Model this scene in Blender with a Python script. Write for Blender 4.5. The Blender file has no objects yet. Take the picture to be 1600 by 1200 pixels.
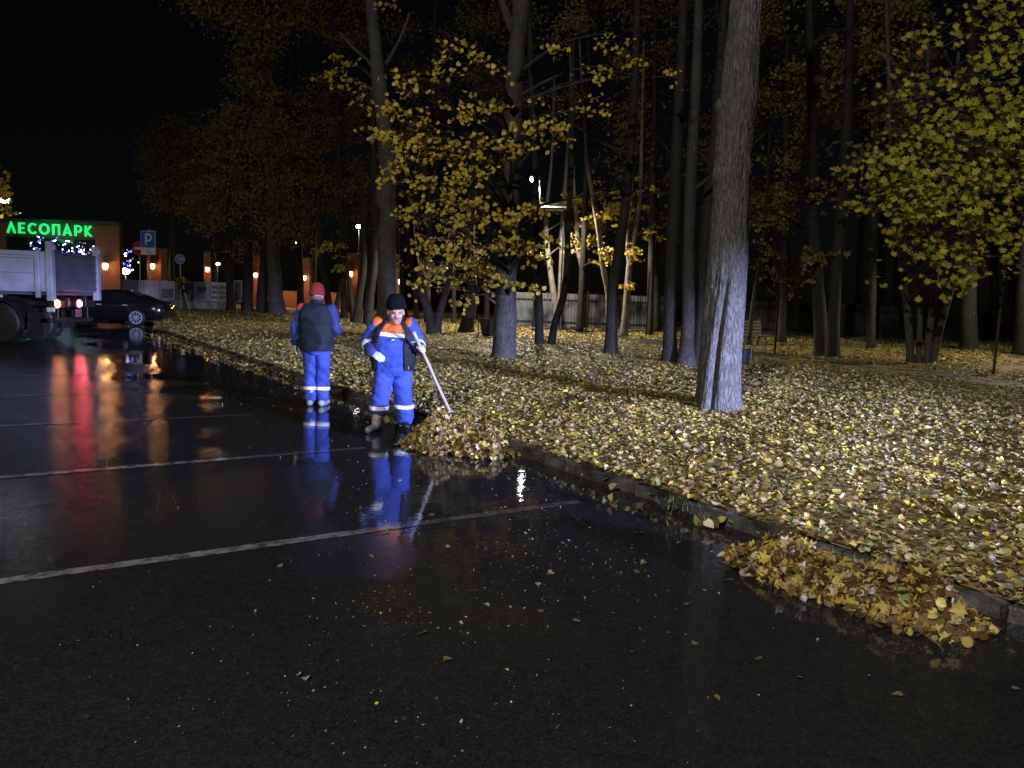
import bpy, math, random
import numpy as np
from mathutils import Vector, Matrix, noise as mnoise

S = bpy.context.scene
COL = S.collection
random.seed(7)
RNG = np.random.default_rng(11)

# ------------------------------------------------------------------ camera
HC = 1.68
PITCH = math.atan(135 / 1200)
ROLL = math.radians(2.0)
Fv = np.array([0, math.cos(PITCH), -math.sin(PITCH)])
r0 = np.array([1, 0, 0.0])
u0 = np.array([0, math.sin(PITCH), math.cos(PITCH)])
Rv = r0 * math.cos(ROLL) + u0 * math.sin(ROLL)
Uv = u0 * math.cos(ROLL) - r0 * math.sin(ROLL)
CAMP = np.array([0, 0, HC])
cd = bpy.data.cameras.new('camera')
cam = bpy.data.objects.new('camera', cd)
COL.objects.link(cam)
cam.matrix_world = Matrix([[Rv[0], Uv[0], -Fv[0], 0], [Rv[1], Uv[1], -Fv[1], 0], [Rv[2], Uv[2], -Fv[2], HC], [0, 0, 0, 1]])
cd.sensor_width = 36
cd.lens = 27
cd.clip_end = 900
S.camera = cam

# ------------------------------------------------------------------ night sky, moon, exposure
W = bpy.data.worlds.new('World')
S.world = W
W.use_nodes = True
nt = W.node_tree
bg = nt.nodes['Background']
sky = nt.nodes.new('ShaderNodeTexSky')
sky.sky_type = 'NISHITA'
sky.sun_disc = False
SUN_EL, SUN_AZ = math.radians(28), math.radians(200)
sky.sun_elevation = SUN_EL
sky.sun_rotation = SUN_AZ
nt.links.new(sky.outputs[0], bg.inputs[0])
bg.inputs[1].default_value = 0.0004
sl = bpy.data.lights.new('moon', 'SUN')
sl.energy = 0.004
sl.angle = math.radians(0.5)
sl.color = (0.85, 0.9, 1.0)
so = bpy.data.objects.new('moon', sl)
COL.objects.link(so)
so.rotation_euler = (math.pi / 2 - SUN_EL, 0, math.pi - SUN_AZ)

def pointlight(name, loc, watts, color, radius=0.1, parent=None):
    l = bpy.data.lights.new(name, 'POINT')
    l.energy = watts
    l.color = color
    l.shadow_soft_size = radius
    o = bpy.data.objects.new(name, l)
    COL.objects.link(o)
    o.location = loc
    if parent:
        o.parent = parent
    return o

def spotlight(name, loc, target, watts, color, half_h, half_v, blend=0.6, radius=0.06):
    l = bpy.data.lights.new(name, 'SPOT')
    l.energy = watts
    l.color = color
    l.shadow_soft_size = radius
    l.spot_size = 2 * half_h
    l.spot_blend = blend
    o = bpy.data.objects.new(name, l)
    COL.objects.link(o)
    d = (Vector(target) - Vector(loc)).normalized()
    o.rotation_mode = 'QUATERNION'
    o.rotation_quaternion = d.to_track_quat('-Z', 'Y')
    o.location = loc
    o.scale = (1, math.tan(half_v) / math.tan(half_h), 1)
    return o

# street lamp of the car park behind the photographer, and a lorry waiting behind with its work lights on
pointlight('street_lamp_light', (-5.0, -8.0, 9.0), 8200, (1.0, 0.95, 0.86), 0.18)
HL = (0.50, 0.56, 1.05)
for dx in (-0.65, 0.65):
    spotlight('headlight_beam', (13.2 + dx * 0.9, -3.2 + dx * 0.5, 2.2), (-1.2 + dx * 0.9, 15.0 + dx * 0.5, 0.10),
              35000, HL, math.radians(29), math.radians(6.8), 1.0, 0.2)

S.view_settings.view_transform = 'Standard'
S.view_settings.look = 'None'
S.view_settings.gamma = 1
S.view_settings.use_curve_mapping = False
S.view_settings.exposure = 0
cy = S.cycles
cy.use_denoising = True
cy.max_bounces = 6
cy.diffuse_bounces = 2
cy.glossy_bounces = 3
cy.transmission_bounces = 4
cy.transparent_max_bounces = 6
cy.sample_clamp_indirect = 4
cy.caustics_reflective = False
cy.caustics_refractive = False

# ------------------------------------------------------------------ helpers
def ray(x, y):
    return Fv + Rv * (x - 800) / 1200 + Uv * (600 - y) / 1200

def G(x, y, z=0.0):
    d = ray(x, y)
    return CAMP + d * (z - HC) / d[2]

def at(x, y, Y):
    d = ray(x, y)
    return CAMP + d * Y / d[1]

def link(o, parent=None):
    COL.objects.link(o)
    if parent is not None:
        o.parent = parent
    return o

def tag(o, label=None, cat=None, group=None, kind=None):
    if label: o['label'] = label
    if cat: o['category'] = cat
    if group: o['group'] = group
    if kind: o['kind'] = kind
    return o

def thing(name, label, cat, loc=(0, 0, 0), rotz=0.0, group=None):
    o = bpy.data.objects.new(name, None)
    o.empty_display_size = 0.2
    link(o)
    o.location = loc
    o.rotation_euler = (0, 0, rotz)
    return tag(o, label, cat, group)

class MB:
    """collects vertices and faces of one mesh"""
    def __init__(s):
        s.v = []; s.f = []; s.m = []
        s.mi = 0
    def add(s, vs, fs):
        b = len(s.v)
        s.v.extend([tuple(map(float, p)) for p in vs])
        s.f.extend([tuple(i + b for i in f) for f in fs])
        s.m.extend([s.mi] * len(fs))
        return b
    def box(s, c, d, rot=None):
        x, y, z = d[0] / 2, d[1] / 2, d[2] / 2
        vs = [Vector(p) for p in ((-x, -y, -z), (x, -y, -z), (x, y, -z), (-x, y, -z), (-x, -y, z), (x, -y, z), (x, y, z), (-x, y, z))]
        if rot is not None:
            vs = [rot @ p for p in vs]
        vs = [p + Vector(c) for p in vs]
        s.add(vs, [(0, 3, 2, 1), (4, 5, 6, 7), (0, 1, 5, 4), (1, 2, 6, 5), (2, 3, 7, 6), (3, 0, 4, 7)])
    def bbox(s, c, d, bev=0.01):
        """box with chamfered edges"""
        x, y, z = d[0] / 2, d[1] / 2, d[2] / 2
        b = min(bev, x * .9, y * .9, z * .9)
        rings = []
        for zz, k in ((-z, b), (-z + b, 0), (z - b, 0), (z, b)):
            xx, yy = x - k, y - k
            rings.append([(xx - b, -yy, zz), (xx, -yy + b, zz), (xx, yy - b, zz), (xx - b, yy, zz), (-xx + b, yy, zz), (-xx, yy - b, zz), (-xx, -yy + b, zz), (-xx + b, -yy, zz)])
        vs = [(p[0] + c[0], p[1] + c[1], p[2] + c[2]) for r in rings for p in r]
        fs = []
        for i in range(3):
            for j in range(8):
                fs.append((i * 8 + j, i * 8 + (j + 1) % 8, i * 8 + 8 + (j + 1) % 8, i * 8 + 8 + j))
        fs.append(tuple(range(7, -1, -1)))
        fs.append(tuple(range(24, 32)))
        s.add(vs, fs)
    def tube(s, pts, rad, n=8, cap=True, wob=0.0, seed=0.0, wfreq=3.0):
        pts = [Vector(p) for p in pts]
        if not hasattr(rad, '__len__'):
            rad = [rad] * len(pts)
        vs = []
        ref = Vector((1, 0, 0))
        for i, p in enumerate(pts):
            a = pts[max(i - 1, 0)]; b = pts[min(i + 1, len(pts) - 1)]
            t = (b - a).normalized()
            if abs(t.dot(ref)) > 0.95:
                ref = Vector((0, 1, 0)) if abs(t.y) < 0.9 else Vector((0, 0, 1))
            e1 = (ref - t * t.dot(ref)).normalized(); e2 = t.cross(e1)
            for j in range(n):
                an = 2 * math.pi * j / n
                d = e1 * math.cos(an) + e2 * math.sin(an)
                r = rad[i]
                if wob:
                    q = p + d * rad[i]
                    r *= 1 + wob * mnoise.noise((q.x * wfreq + seed, q.y * wfreq, q.z * wfreq * 0.35))
                vs.append(p + d * r)
        fs = []
        for i in range(len(pts) - 1):
            for j in range(n):
                fs.append((i * n + j, i * n + (j + 1) % n, i * n + n + (j + 1) % n, i * n + n + j))
        if cap:
            fs.append(tuple(range(n - 1, -1, -1)))
            fs.append(tuple(range(len(vs) - n, len(vs))))
        s.add(vs, fs)
    def lathe(s, prof, c=(0, 0, 0), n=24, rot=None, cap=True):
        """prof: (radius, height) pairs round the z axis"""
        vs = []
        for r, h in prof:
            for j in range(n):
                a = 2 * math.pi * j / n
                p = Vector((r * math.cos(a), r * math.sin(a), h))
                if rot is not None: p = rot @ p
                vs.append(p + Vector(c))
        fs = []
        for i in range(len(prof) - 1):
            for j in range(n):
                fs.append((i * n + j, i * n + (j + 1) % n, i * n + n + (j + 1) % n, i * n + n + j))
        s.add(vs, fs + ([tuple(range(n - 1, -1, -1)), tuple(range(len(vs) - n, len(vs)))] if cap else []))
    def prism(s, poly, z0, z1, M=None):
        n = len(poly)
        vs = [Vector((p[0], p[1], z0)) for p in poly] + [Vector((p[0], p[1], z1)) for p in poly]
        if M is not None: vs = [M @ p for p in vs]
        fs = [tuple(range(n - 1, -1, -1)), tuple(range(n, 2 * n))] + [(i, (i + 1) % n, n + (i + 1) % n, n + i) for i in range(n)]
        s.add(vs, fs)
    def ellipsoid(s, c, r, n=12, m=8, rot=None):
        prof = []
        vs = []
        for i in range(m + 1):
            th = math.pi * i / m
            th = min(max(th, 0.02), math.pi - 0.02)
            for j in range(n):
                a = 2 * math.pi * j / n
                p = Vector((r[0] * math.sin(th) * math.cos(a), r[1] * math.sin(th) * math.sin(a), -r[2] * math.cos(th)))
                if rot is not None: p = rot @ p
                vs.append(p + Vector(c))
        fs = []
        for i in range(m):
            for j in range(n):
                fs.append((i * n + j, i * n + (j + 1) % n, i * n + n + (j + 1) % n, i * n + n + j))
        s.add(vs, fs + [tuple(range(n - 1, -1, -1)), tuple(range(len(vs) - n, len(vs)))])
    def capsule(s, a, b, ra, rb, n=14):
        a = Vector(a); b = Vector(b)
        t = (b - a).normalized()
        pts = [a - t * ra * .97, a - t * ra * .75, a - t * ra * .4, a]
        rad = [ra * .2, ra * .66, ra * .92, ra]
        pts += [a.lerp(b, k) for k in (.33, .66)]
        rad += [ra + (rb - ra) * k for k in (.33, .66)]
        pts += [b, b + t * rb * .4, b + t * rb * .75, b + t * rb * .97]
        rad += [rb, rb * .92, rb * .66, rb * .2]
        s.tube(pts, rad, n)
    def build(s, name, mats, parent=None, smooth=False, world=False):
        me = bpy.data.meshes.new(name)
        v = s.v
        if world and parent is not None:
            L = parent.location
            v = [(p[0] - L[0], p[1] - L[1], p[2] - L[2]) for p in v]
        me.from_pydata(v, [], s.f)
        if not isinstance(mats, (list, tuple)): mats = [mats]
        for m in mats: me.materials.append(m)
        if len(mats) > 1:
            me.polygons.foreach_set('material_index', s.m)
        if smooth:
            me.polygons.foreach_set('use_smooth', [True] * len(me.polygons))
        me.update()
        return link(bpy.data.objects.new(name, me), parent)

# ------------------------------------------------------------------ materials
def newmat(name):
    m = bpy.data.materials.new(name)
    m.use_nodes = True
    n = m.node_tree
    return m, n, n.nodes['Principled BSDF']

def mat(name, c, rough=0.6, var=0.25, scale=8.0, bump=0.0, bscale=40.0, bdist=0.005, metal=0.0, spec=0.5, coat=0.0, c2=None):
    m, n, b = newmat(name)
    N = n.nodes
    tc = N.new('ShaderNodeTexCoord')
    nz = N.new('ShaderNodeTexNoise'); nz.inputs['Scale'].default_value = scale; nz.inputs['Detail'].default_value = 5
    n.links.new(tc.outputs['Object'], nz.inputs['Vector'])
    cr = N.new('ShaderNodeValToRGB')
    cr.color_ramp.elements[0].position = 0.3; cr.color_ramp.elements[1].position = 0.7
    a = c2 if c2 else tuple(x * (1 - var) for x in c)
    d = c if c2 else tuple(min(1, x * (1 + var)) for x in c)
    cr.color_ramp.elements[0].color = (*a, 1); cr.color_ramp.elements[1].color = (*d, 1)
    n.links.new(nz.outputs['Fac'], cr.inputs[0])
    n.links.new(cr.outputs[0], b.inputs['Base Color'])
    b.inputs['Roughness'].default_value = rough
    b.inputs['Metallic'].default_value = metal
    b.inputs['Specular IOR Level'].default_value = spec
    b.inputs['Coat Weight'].default_value = coat
    if bump:
        bz = N.new('ShaderNodeTexNoise'); bz.inputs['Scale'].default_value = bscale; bz.inputs['Detail'].default_value = 4
        n.links.new(tc.outputs['Object'], bz.inputs['Vector'])
        bp = N.new('ShaderNodeBump'); bp.inputs['Strength'].default_value = bump; bp.inputs['Distance'].default_value = bdist
        n.links.new(bz.outputs['Fac'], bp.inputs['Height'])
        n.links.new(bp.outputs[0], b.inputs['Normal'])
    return m

def emit(name, c, strength):
    m, n, b = newmat(name)
    b.inputs['Base Color'].default_value = (*c, 1)
    b.inputs['Emission Color'].default_value = (*c, 1)
    b.inputs['Emission Strength'].default_value = strength
    return m

def bark(name, dark, light, vscale=9.0, dist=0.03, spots=0.0, plates=0.0):
    """vertical furrows: noise stretched along the trunk"""
    m, n, b = newmat(name)
    N = n.nodes; L = n.links
    tc = N.new('ShaderNodeTexCoord')
    mp = N.new('ShaderNodeMapping'); mp.inputs['Scale'].default_value = (1, 1, 0.36)
    L.new(tc.outputs['Object'], mp.inputs[0])
    a = N.new('ShaderNodeTexNoise'); a.inputs['Scale'].default_value = vscale * 2.2; a.inputs['Detail'].default_value = 6; a.inputs['Roughness'].default_value = 0.62
    L.new(mp.outputs[0], a.inputs['Vector'])
    c = N.new('ShaderNodeTexNoise'); c.inputs['Scale'].default_value = 2.2; c.inputs['Detail'].default_value = 5
    L.new(tc.outputs['Object'], c.inputs['Vector'])
    cr = N.new('ShaderNodeValToRGB')
    cr.color_ramp.elements[0].position = 0.36; cr.color_ramp.elements[1].position = 0.68
    cr.color_ramp.elements[0].color = (*dark, 1); cr.color_ramp.elements[1].color = (*light, 1)
    mx = N.new('ShaderNodeMath'); mx.operation = 'MULTIPLY_ADD'; mx.inputs[1].default_value = 0.35
    L.new(c.outputs['Fac'], mx.inputs[0])
    ml = N.new('ShaderNodeMath'); ml.operation = 'MULTIPLY'; ml.inputs[1].default_value = 0.68
    L.new(a.outputs['Fac'], ml.inputs[0]); L.new(ml.outputs[0], mx.inputs[2])
    L.new(mx.outputs[0], cr.inputs[0])
    col = cr.outputs[0]
    if spots:
        s = N.new('ShaderNodeTexVoronoi'); s.inputs['Scale'].default_value = 5.0
        mp2 = N.new('ShaderNodeMapping'); mp2.inputs['Scale'].default_value = (2.2, 2.2, 0.5)
        L.new(tc.outputs['Object'], mp2.inputs[0]); L.new(mp2.outputs[0], s.inputs['Vector'])
        sr = N.new('ShaderNodeValToRGB'); sr.color_ramp.elements[0].position = 0.06; sr.color_ramp.elements[1].position = 0.14
        sr.color_ramp.elements[0].color = (spots, spots, spots, 1); sr.color_ramp.elements[1].color = (0, 0, 0, 1)
        L.new(s.outputs['Distance'], sr.inputs[0])
        mm = N.new('ShaderNodeMixRGB'); mm.inputs[2].default_value = (0.42, 0.42, 0.38, 1)
        L.new(sr.outputs[0], mm.inputs[0]); L.new(col, mm.inputs[1]); col = mm.outputs[0]
    hgt_ = a.outputs['Fac']
    if plates:
        mp3 = N.new('ShaderNodeMapping'); mp3.inputs['Scale'].default_value = (1, 1, 0.17)
        wn = N.new('ShaderNodeTexNoise'); wn.inputs['Scale'].default_value = 7; wn.inputs['Detail'].default_value = 4
        wa = N.new('ShaderNodeMixRGB'); wa.inputs[0].default_value = 0.10
        L.new(tc.outputs['Object'], wn.inputs['Vector']); L.new(tc.outputs['Object'], wa.inputs[1]); L.new(wn.outputs['Color'], wa.inputs[2])
        L.new(wa.outputs[0], mp3.inputs[0])
        ve = N.new('ShaderNodeTexVoronoi'); ve.feature = 'DISTANCE_TO_EDGE'; ve.inputs['Scale'].default_value = plates
        L.new(mp3.outputs[0], ve.inputs['Vector'])
        vr = N.new('ShaderNodeValToRGB'); vr.color_ramp.elements[0].position = 0.02; vr.color_ramp.elements[1].position = 0.16
        vr.color_ramp.elements[0].color = (.62, .61, .60, 1); vr.color_ramp.elements[1].color = (1, 1, 1, 1)
        L.new(ve.outputs['Distance'], vr.inputs[0])
        mu = N.new('ShaderNodeMixRGB'); mu.blend_type = 'MULTIPLY'; mu.inputs[0].default_value = 1
        L.new(col, mu.inputs[1]); L.new(vr.outputs[0], mu.inputs[2]); col = mu.outputs[0]
        ad = N.new('ShaderNodeMath'); ad.operation = 'MULTIPLY_ADD'; ad.inputs[1].default_value = 0.5
        L.new(a.outputs['Fac'], ad.inputs[0]); L.new(vr.outputs[0], ad.inputs[2]); hgt_ = ad.outputs[0]
    L.new(col, b.inputs['Base Color'])
    b.inputs['Roughness'].default_value = 0.75
    b.inputs['Specular IOR Level'].default_value = 0.35
    bp = N.new('ShaderNodeBump'); bp.inputs['Strength'].default_value = 0.9; bp.inputs['Distance'].default_value = dist
    L.new(hgt_, bp.inputs['Height']); L.new(bp.outputs[0], b.inputs['Normal'])
    return m

def leaf_material(name, transl=0.25, rough=0.45):
    m, n, b = newmat(name)
    N = n.nodes; L = n.links
    at_ = N.new('ShaderNodeAttribute'); at_.attribute_name = 'leafcol'
    L.new(at_.outputs['Color'], b.inputs['Base Color'])
    b.inputs['Roughness'].default_value = rough
    b.inputs['Specular IOR Level'].default_value = 0.28
    t = N.new('ShaderNodeBsdfTranslucent')
    L.new(at_.outputs['Color'], t.inputs[0])
    mx = N.new('ShaderNodeMixShader'); mx.inputs[0].default_value = transl
    L.new(b.outputs[0], mx.inputs[1]); L.new(t.outputs[0], mx.inputs[2])
    L.new(mx.outputs[0], N['Material Output'].inputs[0])
    return m

KA = np.array([1.38, 6.17])              # a point on the kerb foot
KD = np.array([-0.552, 0.834])           # along the kerb, away from the camera
KN = np.array([0.834, 0.552])            # from the road into the grass

def asphalt_material(name, line=None):
    m, n, b = newmat(name)
    N = n.nodes; L = n.links
    tc = N.new('ShaderNodeTexCoord')
    P = tc.outputs['Object']
    def noise(sc, det=4, rough=0.5, vec=P):
        z = N.new('ShaderNodeTexNoise'); z.inputs['Scale'].default_value = sc; z.inputs['Detail'].default_value = det
        z.inputs['Roughness'].default_value = rough; L.new(vec, z.inputs['Vector']); return z.outputs['Fac']
    def math_(op, a, c, clamp=False):
        k = N.new('ShaderNodeMath'); k.operation = op; k.use_clamp = clamp
        for i, q in enumerate((a, c)):
            if isinstance(q, (int, float)): k.inputs[i].default_value = q
            else: L.new(q, k.inputs[i])
        return k.outputs[0]
    def maprange(v, a, c, d, e):
        k = N.new('ShaderNodeMapRange'); k.interpolation_type = 'SMOOTHSTEP'
        L.new(v, k.inputs[0])
        for i, q in enumerate((a, c, d, e)): k.inputs[i + 1].default_value = q
        return k.outputs[0]
    # distance from the kerb on the road side
    dt = N.new('ShaderNodeVectorMath'); dt.operation = 'DOT_PRODUCT'
    L.new(P, dt.inputs[0]); dt.inputs[1].default_value = (-KN[0], -KN[1], 0)
    dist = math_('ADD', dt.outputs['Value'], float(KA @ KN))
    big = noise(0.55, 3)
    wet = math_('ADD', dist, math_('MULTIPLY', math_('SUBTRACT', big, 0.5), 6.0))
    puddle = maprange(wet, 1.9, 3.2, 1.0, 0.0)
    patches = maprange(noise(0.35, 3, 0.6), 0.46, 0.72, 0.0, 0.5)
    film = math_('MAXIMUM', puddle, patches)
    # stones of the asphalt
    vo = N.new('ShaderNodeTexVoronoi'); vo.inputs['Scale'].default_value = 95; L.new(P, vo.inputs['Vector'])
    fine = noise(260, 3)
    med = noise(14, 5, 0.6)
    cr = N.new('ShaderNodeValToRGB')
    e = cr.color_ramp.elements
    if line:
        worn = noise(9, 6, 0.7)
        e[0].position = 0.43; e[1].position = 0.56
        e[0].color = (0.05, 0.05, 0.05, 1); e[1].color = (*line, 1)
        L.new(math_('ADD', math_('MULTIPLY', worn, 0.75), math_('MULTIPLY', fine, 0.25)), cr.inputs[0])
    else:
        e[0].position = 0.3; e[1].position = 0.75
        e[0].color = (0.0095, 0.0105, 0.0125, 1); e[1].color = (0.031, 0.0335, 0.0375, 1)
        L.new(math_('ADD', math_('MULTIPLY', math_('ADD', math_('MULTIPLY', med, 0.6), math_('MULTIPLY', noise(1.1, 5, .65), .4)), 0.6), math_('MULTIPLY', vo.outputs['Color'], 0.4)), cr.inputs[0])
    dirt = N.new('ShaderNodeMixRGB'); dirt.inputs[2].default_value = (0.045, 0.034, 0.024, 1)
    L.new(math_('MULTIPLY', puddle, 0.72 if line else 0.12), dirt.inputs[0]); L.new(cr.outputs[0], dirt.inputs[1])
    L.new(dirt.outputs[0], b.inputs['Base Color'])
    base_r = maprange(noise(1.3, 4, 0.6), 0.3, 0.7, 0.08, 0.16)
    inv = math_('SUBTRACT', 1.0, film)
    L.new(math_('ADD', math_('MULTIPLY', base_r, inv), math_('MULTIPLY', film, 0.035)), b.inputs['Roughness'])
    b.inputs['Specular IOR Level'].default_value = 0.42
    b.inputs['IOR'].default_value = 1.4
    h = math_('ADD', math_('MULTIPLY', vo.outputs['Distance'], -0.8), math_('MULTIPLY', fine, 0.4))
    bp = N.new('ShaderNodeBump'); bp.inputs['Distance'].default_value = 0.0035
    L.new(math_('MULTIPLY', inv, 0.30), bp.inputs['Strength']); L.new(h, bp.inputs['Height'])
    # small ripples and dirt in the standing water
    rip = math_('ADD', noise(7, 2), math_('MULTIPLY', noise(34, 3), .22))
    bp2 = N.new('ShaderNodeBump'); bp2.inputs['Distance'].default_value = 0.0026
    bp2.inputs['Strength'].default_value = 0.5
    L.new(rip, bp2.inputs['Height']); L.new(bp.outputs[0], bp2.inputs['Normal'])
    L.new(bp2.outputs[0], b.inputs['Normal'])
    return m

M = {}
M['asphalt'] = asphalt_material('wet_asphalt')
M['line'] = asphalt_material('worn_line_paint', (0.24, 0.236, 0.226))
def soil_material():
    m, n, b = newmat('leafy_soil'); N = n.nodes; L = n.links
    tc = N.new('ShaderNodeTexCoord')
    v = N.new('ShaderNodeTexVoronoi'); v.inputs['Scale'].default_value = 17
    wz = N.new('ShaderNodeTexNoise'); wz.inputs['Scale'].default_value = 30
    av = N.new('ShaderNodeMixRGB'); av.inputs[0].default_value = 0.06
    L.new(tc.outputs['Object'], wz.inputs['Vector']); L.new(tc.outputs['Object'], av.inputs[1]); L.new(wz.outputs['Color'], av.inputs[2])
    L.new(av.outputs[0], v.inputs['Vector'])
    sp = N.new('ShaderNodeSeparateColor'); L.new(v.outputs['Color'], sp.inputs[0])
    cr = N.new('ShaderNodeValToRGB'); cr.color_ramp.interpolation = 'CONSTANT'
    e = cr.color_ramp.elements
    cols = [(0, (.10, .065, .03)), (.2, (.24, .17, .06)), (.45, (.34, .24, .07)), (.62, (.17, .11, .045)), (.78, (.38, .31, .15)), (.9, (.12, .14, .05))]
    e[0].color = (*cols[0][1], 1); e[1].position = cols[1][0]; e[1].color = (*cols[1][1], 1)
    for p, c in cols[2:]:
        q = e.new(p); q.color = (*c, 1)
    L.new(sp.outputs[0], cr.inputs[0]); L.new(cr.outputs[0], b.inputs['Base Color'])
    b.inputs['Roughness'].default_value = .6
    bp = N.new('ShaderNodeBump'); bp.inputs['Strength'].default_value = 1; bp.inputs['Distance'].default_value = .05
    L.new(sp.outputs[1], bp.inputs['Height']); L.new(bp.outputs[0], b.inputs['Normal'])
    return m
M['soil'] = soil_material()
M['path'] = mat('park_path_asphalt', (0.026, 0.022, 0.018), 0.6, 0.3, 4.0, 0.5, 60, 0.01)
M['kerb'] = mat('wet_kerb_concrete', (0.12, 0.116, 0.112), 0.2, c2=(0.016, 0.014, 0.013), scale=5.0, bump=1.0, bscale=45, bdist=0.012)
M['leaf'] = leaf_material('autumn_leaf', 0.25)
M['litter'] = leaf_material('wet_fallen_leaf', 0.08, 0.5)
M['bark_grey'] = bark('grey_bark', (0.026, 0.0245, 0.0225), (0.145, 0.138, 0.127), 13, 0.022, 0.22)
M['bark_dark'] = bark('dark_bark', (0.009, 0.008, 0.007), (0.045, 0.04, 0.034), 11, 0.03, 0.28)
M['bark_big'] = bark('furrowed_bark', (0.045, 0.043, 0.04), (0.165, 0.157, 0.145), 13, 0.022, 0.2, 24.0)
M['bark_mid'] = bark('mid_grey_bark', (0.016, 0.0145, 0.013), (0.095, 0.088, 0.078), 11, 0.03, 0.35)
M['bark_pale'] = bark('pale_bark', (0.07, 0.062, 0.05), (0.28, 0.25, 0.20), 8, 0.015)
M['heap'] = mat('wet_leaf_mulch', (0.14, 0.085, 0.03), 0.7, 0.5, 20, 0.8, 30, 0.03)
M['grass'] = mat('grass_blades', (0.045, 0.085, 0.025), 0.6, 0.4, 5, spec=.2)

# ------------------------------------------------------------------ leaves
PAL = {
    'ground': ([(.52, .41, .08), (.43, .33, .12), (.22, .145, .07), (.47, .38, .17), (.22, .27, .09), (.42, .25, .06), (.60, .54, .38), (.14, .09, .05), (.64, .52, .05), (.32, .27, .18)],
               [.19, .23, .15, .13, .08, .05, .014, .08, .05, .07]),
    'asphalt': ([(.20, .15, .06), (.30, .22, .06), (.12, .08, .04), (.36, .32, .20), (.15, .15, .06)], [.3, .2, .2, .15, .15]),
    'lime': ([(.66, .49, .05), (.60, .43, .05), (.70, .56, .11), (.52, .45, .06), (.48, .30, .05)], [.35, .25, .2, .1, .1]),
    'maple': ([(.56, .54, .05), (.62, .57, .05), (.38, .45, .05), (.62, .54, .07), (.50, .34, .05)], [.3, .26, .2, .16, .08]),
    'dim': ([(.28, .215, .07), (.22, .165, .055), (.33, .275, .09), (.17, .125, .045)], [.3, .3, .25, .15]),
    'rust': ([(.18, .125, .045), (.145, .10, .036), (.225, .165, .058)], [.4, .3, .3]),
    'heap': ([(.42, .30, .07), (.52, .41, .10), (.17, .095, .035), (.50, .42, .25), (.10, .055, .022), (.56, .44, .05), (.26, .26, .07), (.38, .19, .04)],
             [.17, .13, .22, .15, .22, .05, .05, .015]),
}
HEART = [(.28, -.10), (.52, .22), (.43, .62)]
MAPLE = [(.34, -.14), (.30, .10), (.66, .22), (.40, .40), (.52, .74), (.22, .62)]
OVAL = [(.30, .18), (.34, .55)]

def leaf_template(half, stem=True):
    tip = 1.06
    n = len(half)
    vs = [(0, 0, 0), (0, tip, 0)] + [(x, y, 0) for x, y in half] + [(-x, y, 0) for x, y in half]
    R = [0] + [2 + i for i in range(n)] + [1]
    Lf = [1] + [2 + n + i for i in range(n - 1, -1, -1)] + [0]
    fs = [R, Lf]
    if stem:
        b = len(vs)
        vs += [(-.018, 0, 0), (.018, 0, 0), (0.05, -.55, 0.03)]
        fs.append([b + 2, b + 1, b])
    return np.array(vs, float), fs

TPL = {'heart': leaf_template(HEART), 'maple': leaf_template(MAPLE), 'oval': leaf_template(OVAL, False), 'heart0': leaf_template(HEART, False)}

def rand_rot(n, normal, spread, spin=None):
    """rotation matrices whose z axis is normal, tilted by about spread radians"""
    normal = np.broadcast_to(np.asarray(normal, float), (n, 3)).copy()
    t = RNG.normal(size=(n, 3)) * np.asarray(spread).reshape(-1, 1) if np.ndim(spread) else RNG.normal(size=(n, 3)) * spread
    z = normal + t
    z /= np.linalg.norm(z, axis=1, keepdims=True) + 1e-9
    a = RNG.normal(size=(n, 3)) if spin is None else spin + RNG.normal(size=(n, 3)) * .35
    x = np.cross(a, z); x /= np.linalg.norm(x, axis=1, keepdims=True) + 1e-9
    y = np.cross(z, x)
    return np.stack([x, y, z], axis=2)

def pick(pal, n):
    c, w = PAL[pal]
    c = np.array(c); w = np.array(w) / np.sum(w)
    k = RNG.choice(len(c), n, p=w)
    return np.clip(c[k] * RNG.uniform(.72, 1.2, (n, 1)) * RNG.uniform(.93, 1.07, (n, 3)), 0, .8)

def leaf_mesh(name, pos, rot, size, cols, shape='heart', mat_=None, curl=0.5):
    """all leaves given, as one mesh"""
    T, fs = TPL[shape]
    n = len(pos); V = len(T)
    c = RNG.uniform(-.2, 1, n) * curl
    fold = RNG.uniform(0, .7, n) * curl
    L = np.broadcast_to(T, (n, V, 3)).copy()
    L[:, :, 2] += fold[:, None] * np.abs(T[:, 0])[None] * .9 + c[:, None] * ((T[:, 1] - .45) ** 2)[None] * .7
    L[:, :, 2] += (RNG.normal(size=(n, V)) * .05) * (np.abs(T[:, 0]) > .02)[None]
    L[:, :, 1] -= .45
    L *= np.asarray(size).reshape(-1, 1, 1)
    Wv = np.einsum('nij,nvj->nvi', rot, L) + np.asarray(pos)[:, None, :]
    me = bpy.data.meshes.new(name)
    me.vertices.add(n * V)
    me.vertices.foreach_set('co', Wv.reshape(-1).astype(np.float32))
    loops = np.concatenate([np.array(f) for f in fs])
    nl = len(loops)
    me.loops.add(n * nl)
    me.loops.foreach_set('vertex_index', (loops[None] + (np.arange(n) * V)[:, None]).reshape(-1).astype(np.int32))
    lens = np.array([len(f) for f in fs]); st = np.concatenate([[0], np.cumsum(lens)[:-1]])
    me.polygons.add(n * len(fs))
    me.polygons.foreach_set('loop_start', (st[None] + (np.arange(n) * nl)[:, None]).reshape(-1).astype(np.int32))
    me.update(calc_edges=True)
    a = me.attributes.new('leafcol', 'FLOAT_COLOR', 'POINT')
    cc = np.ones((n, V, 4), np.float32); cc[:, :, :3] = np.asarray(cols)[:, None, :]
    a.data.foreach_set('color', cc.reshape(-1))
    me.materials.append(mat_ or M['leaf'])
    return me

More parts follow.
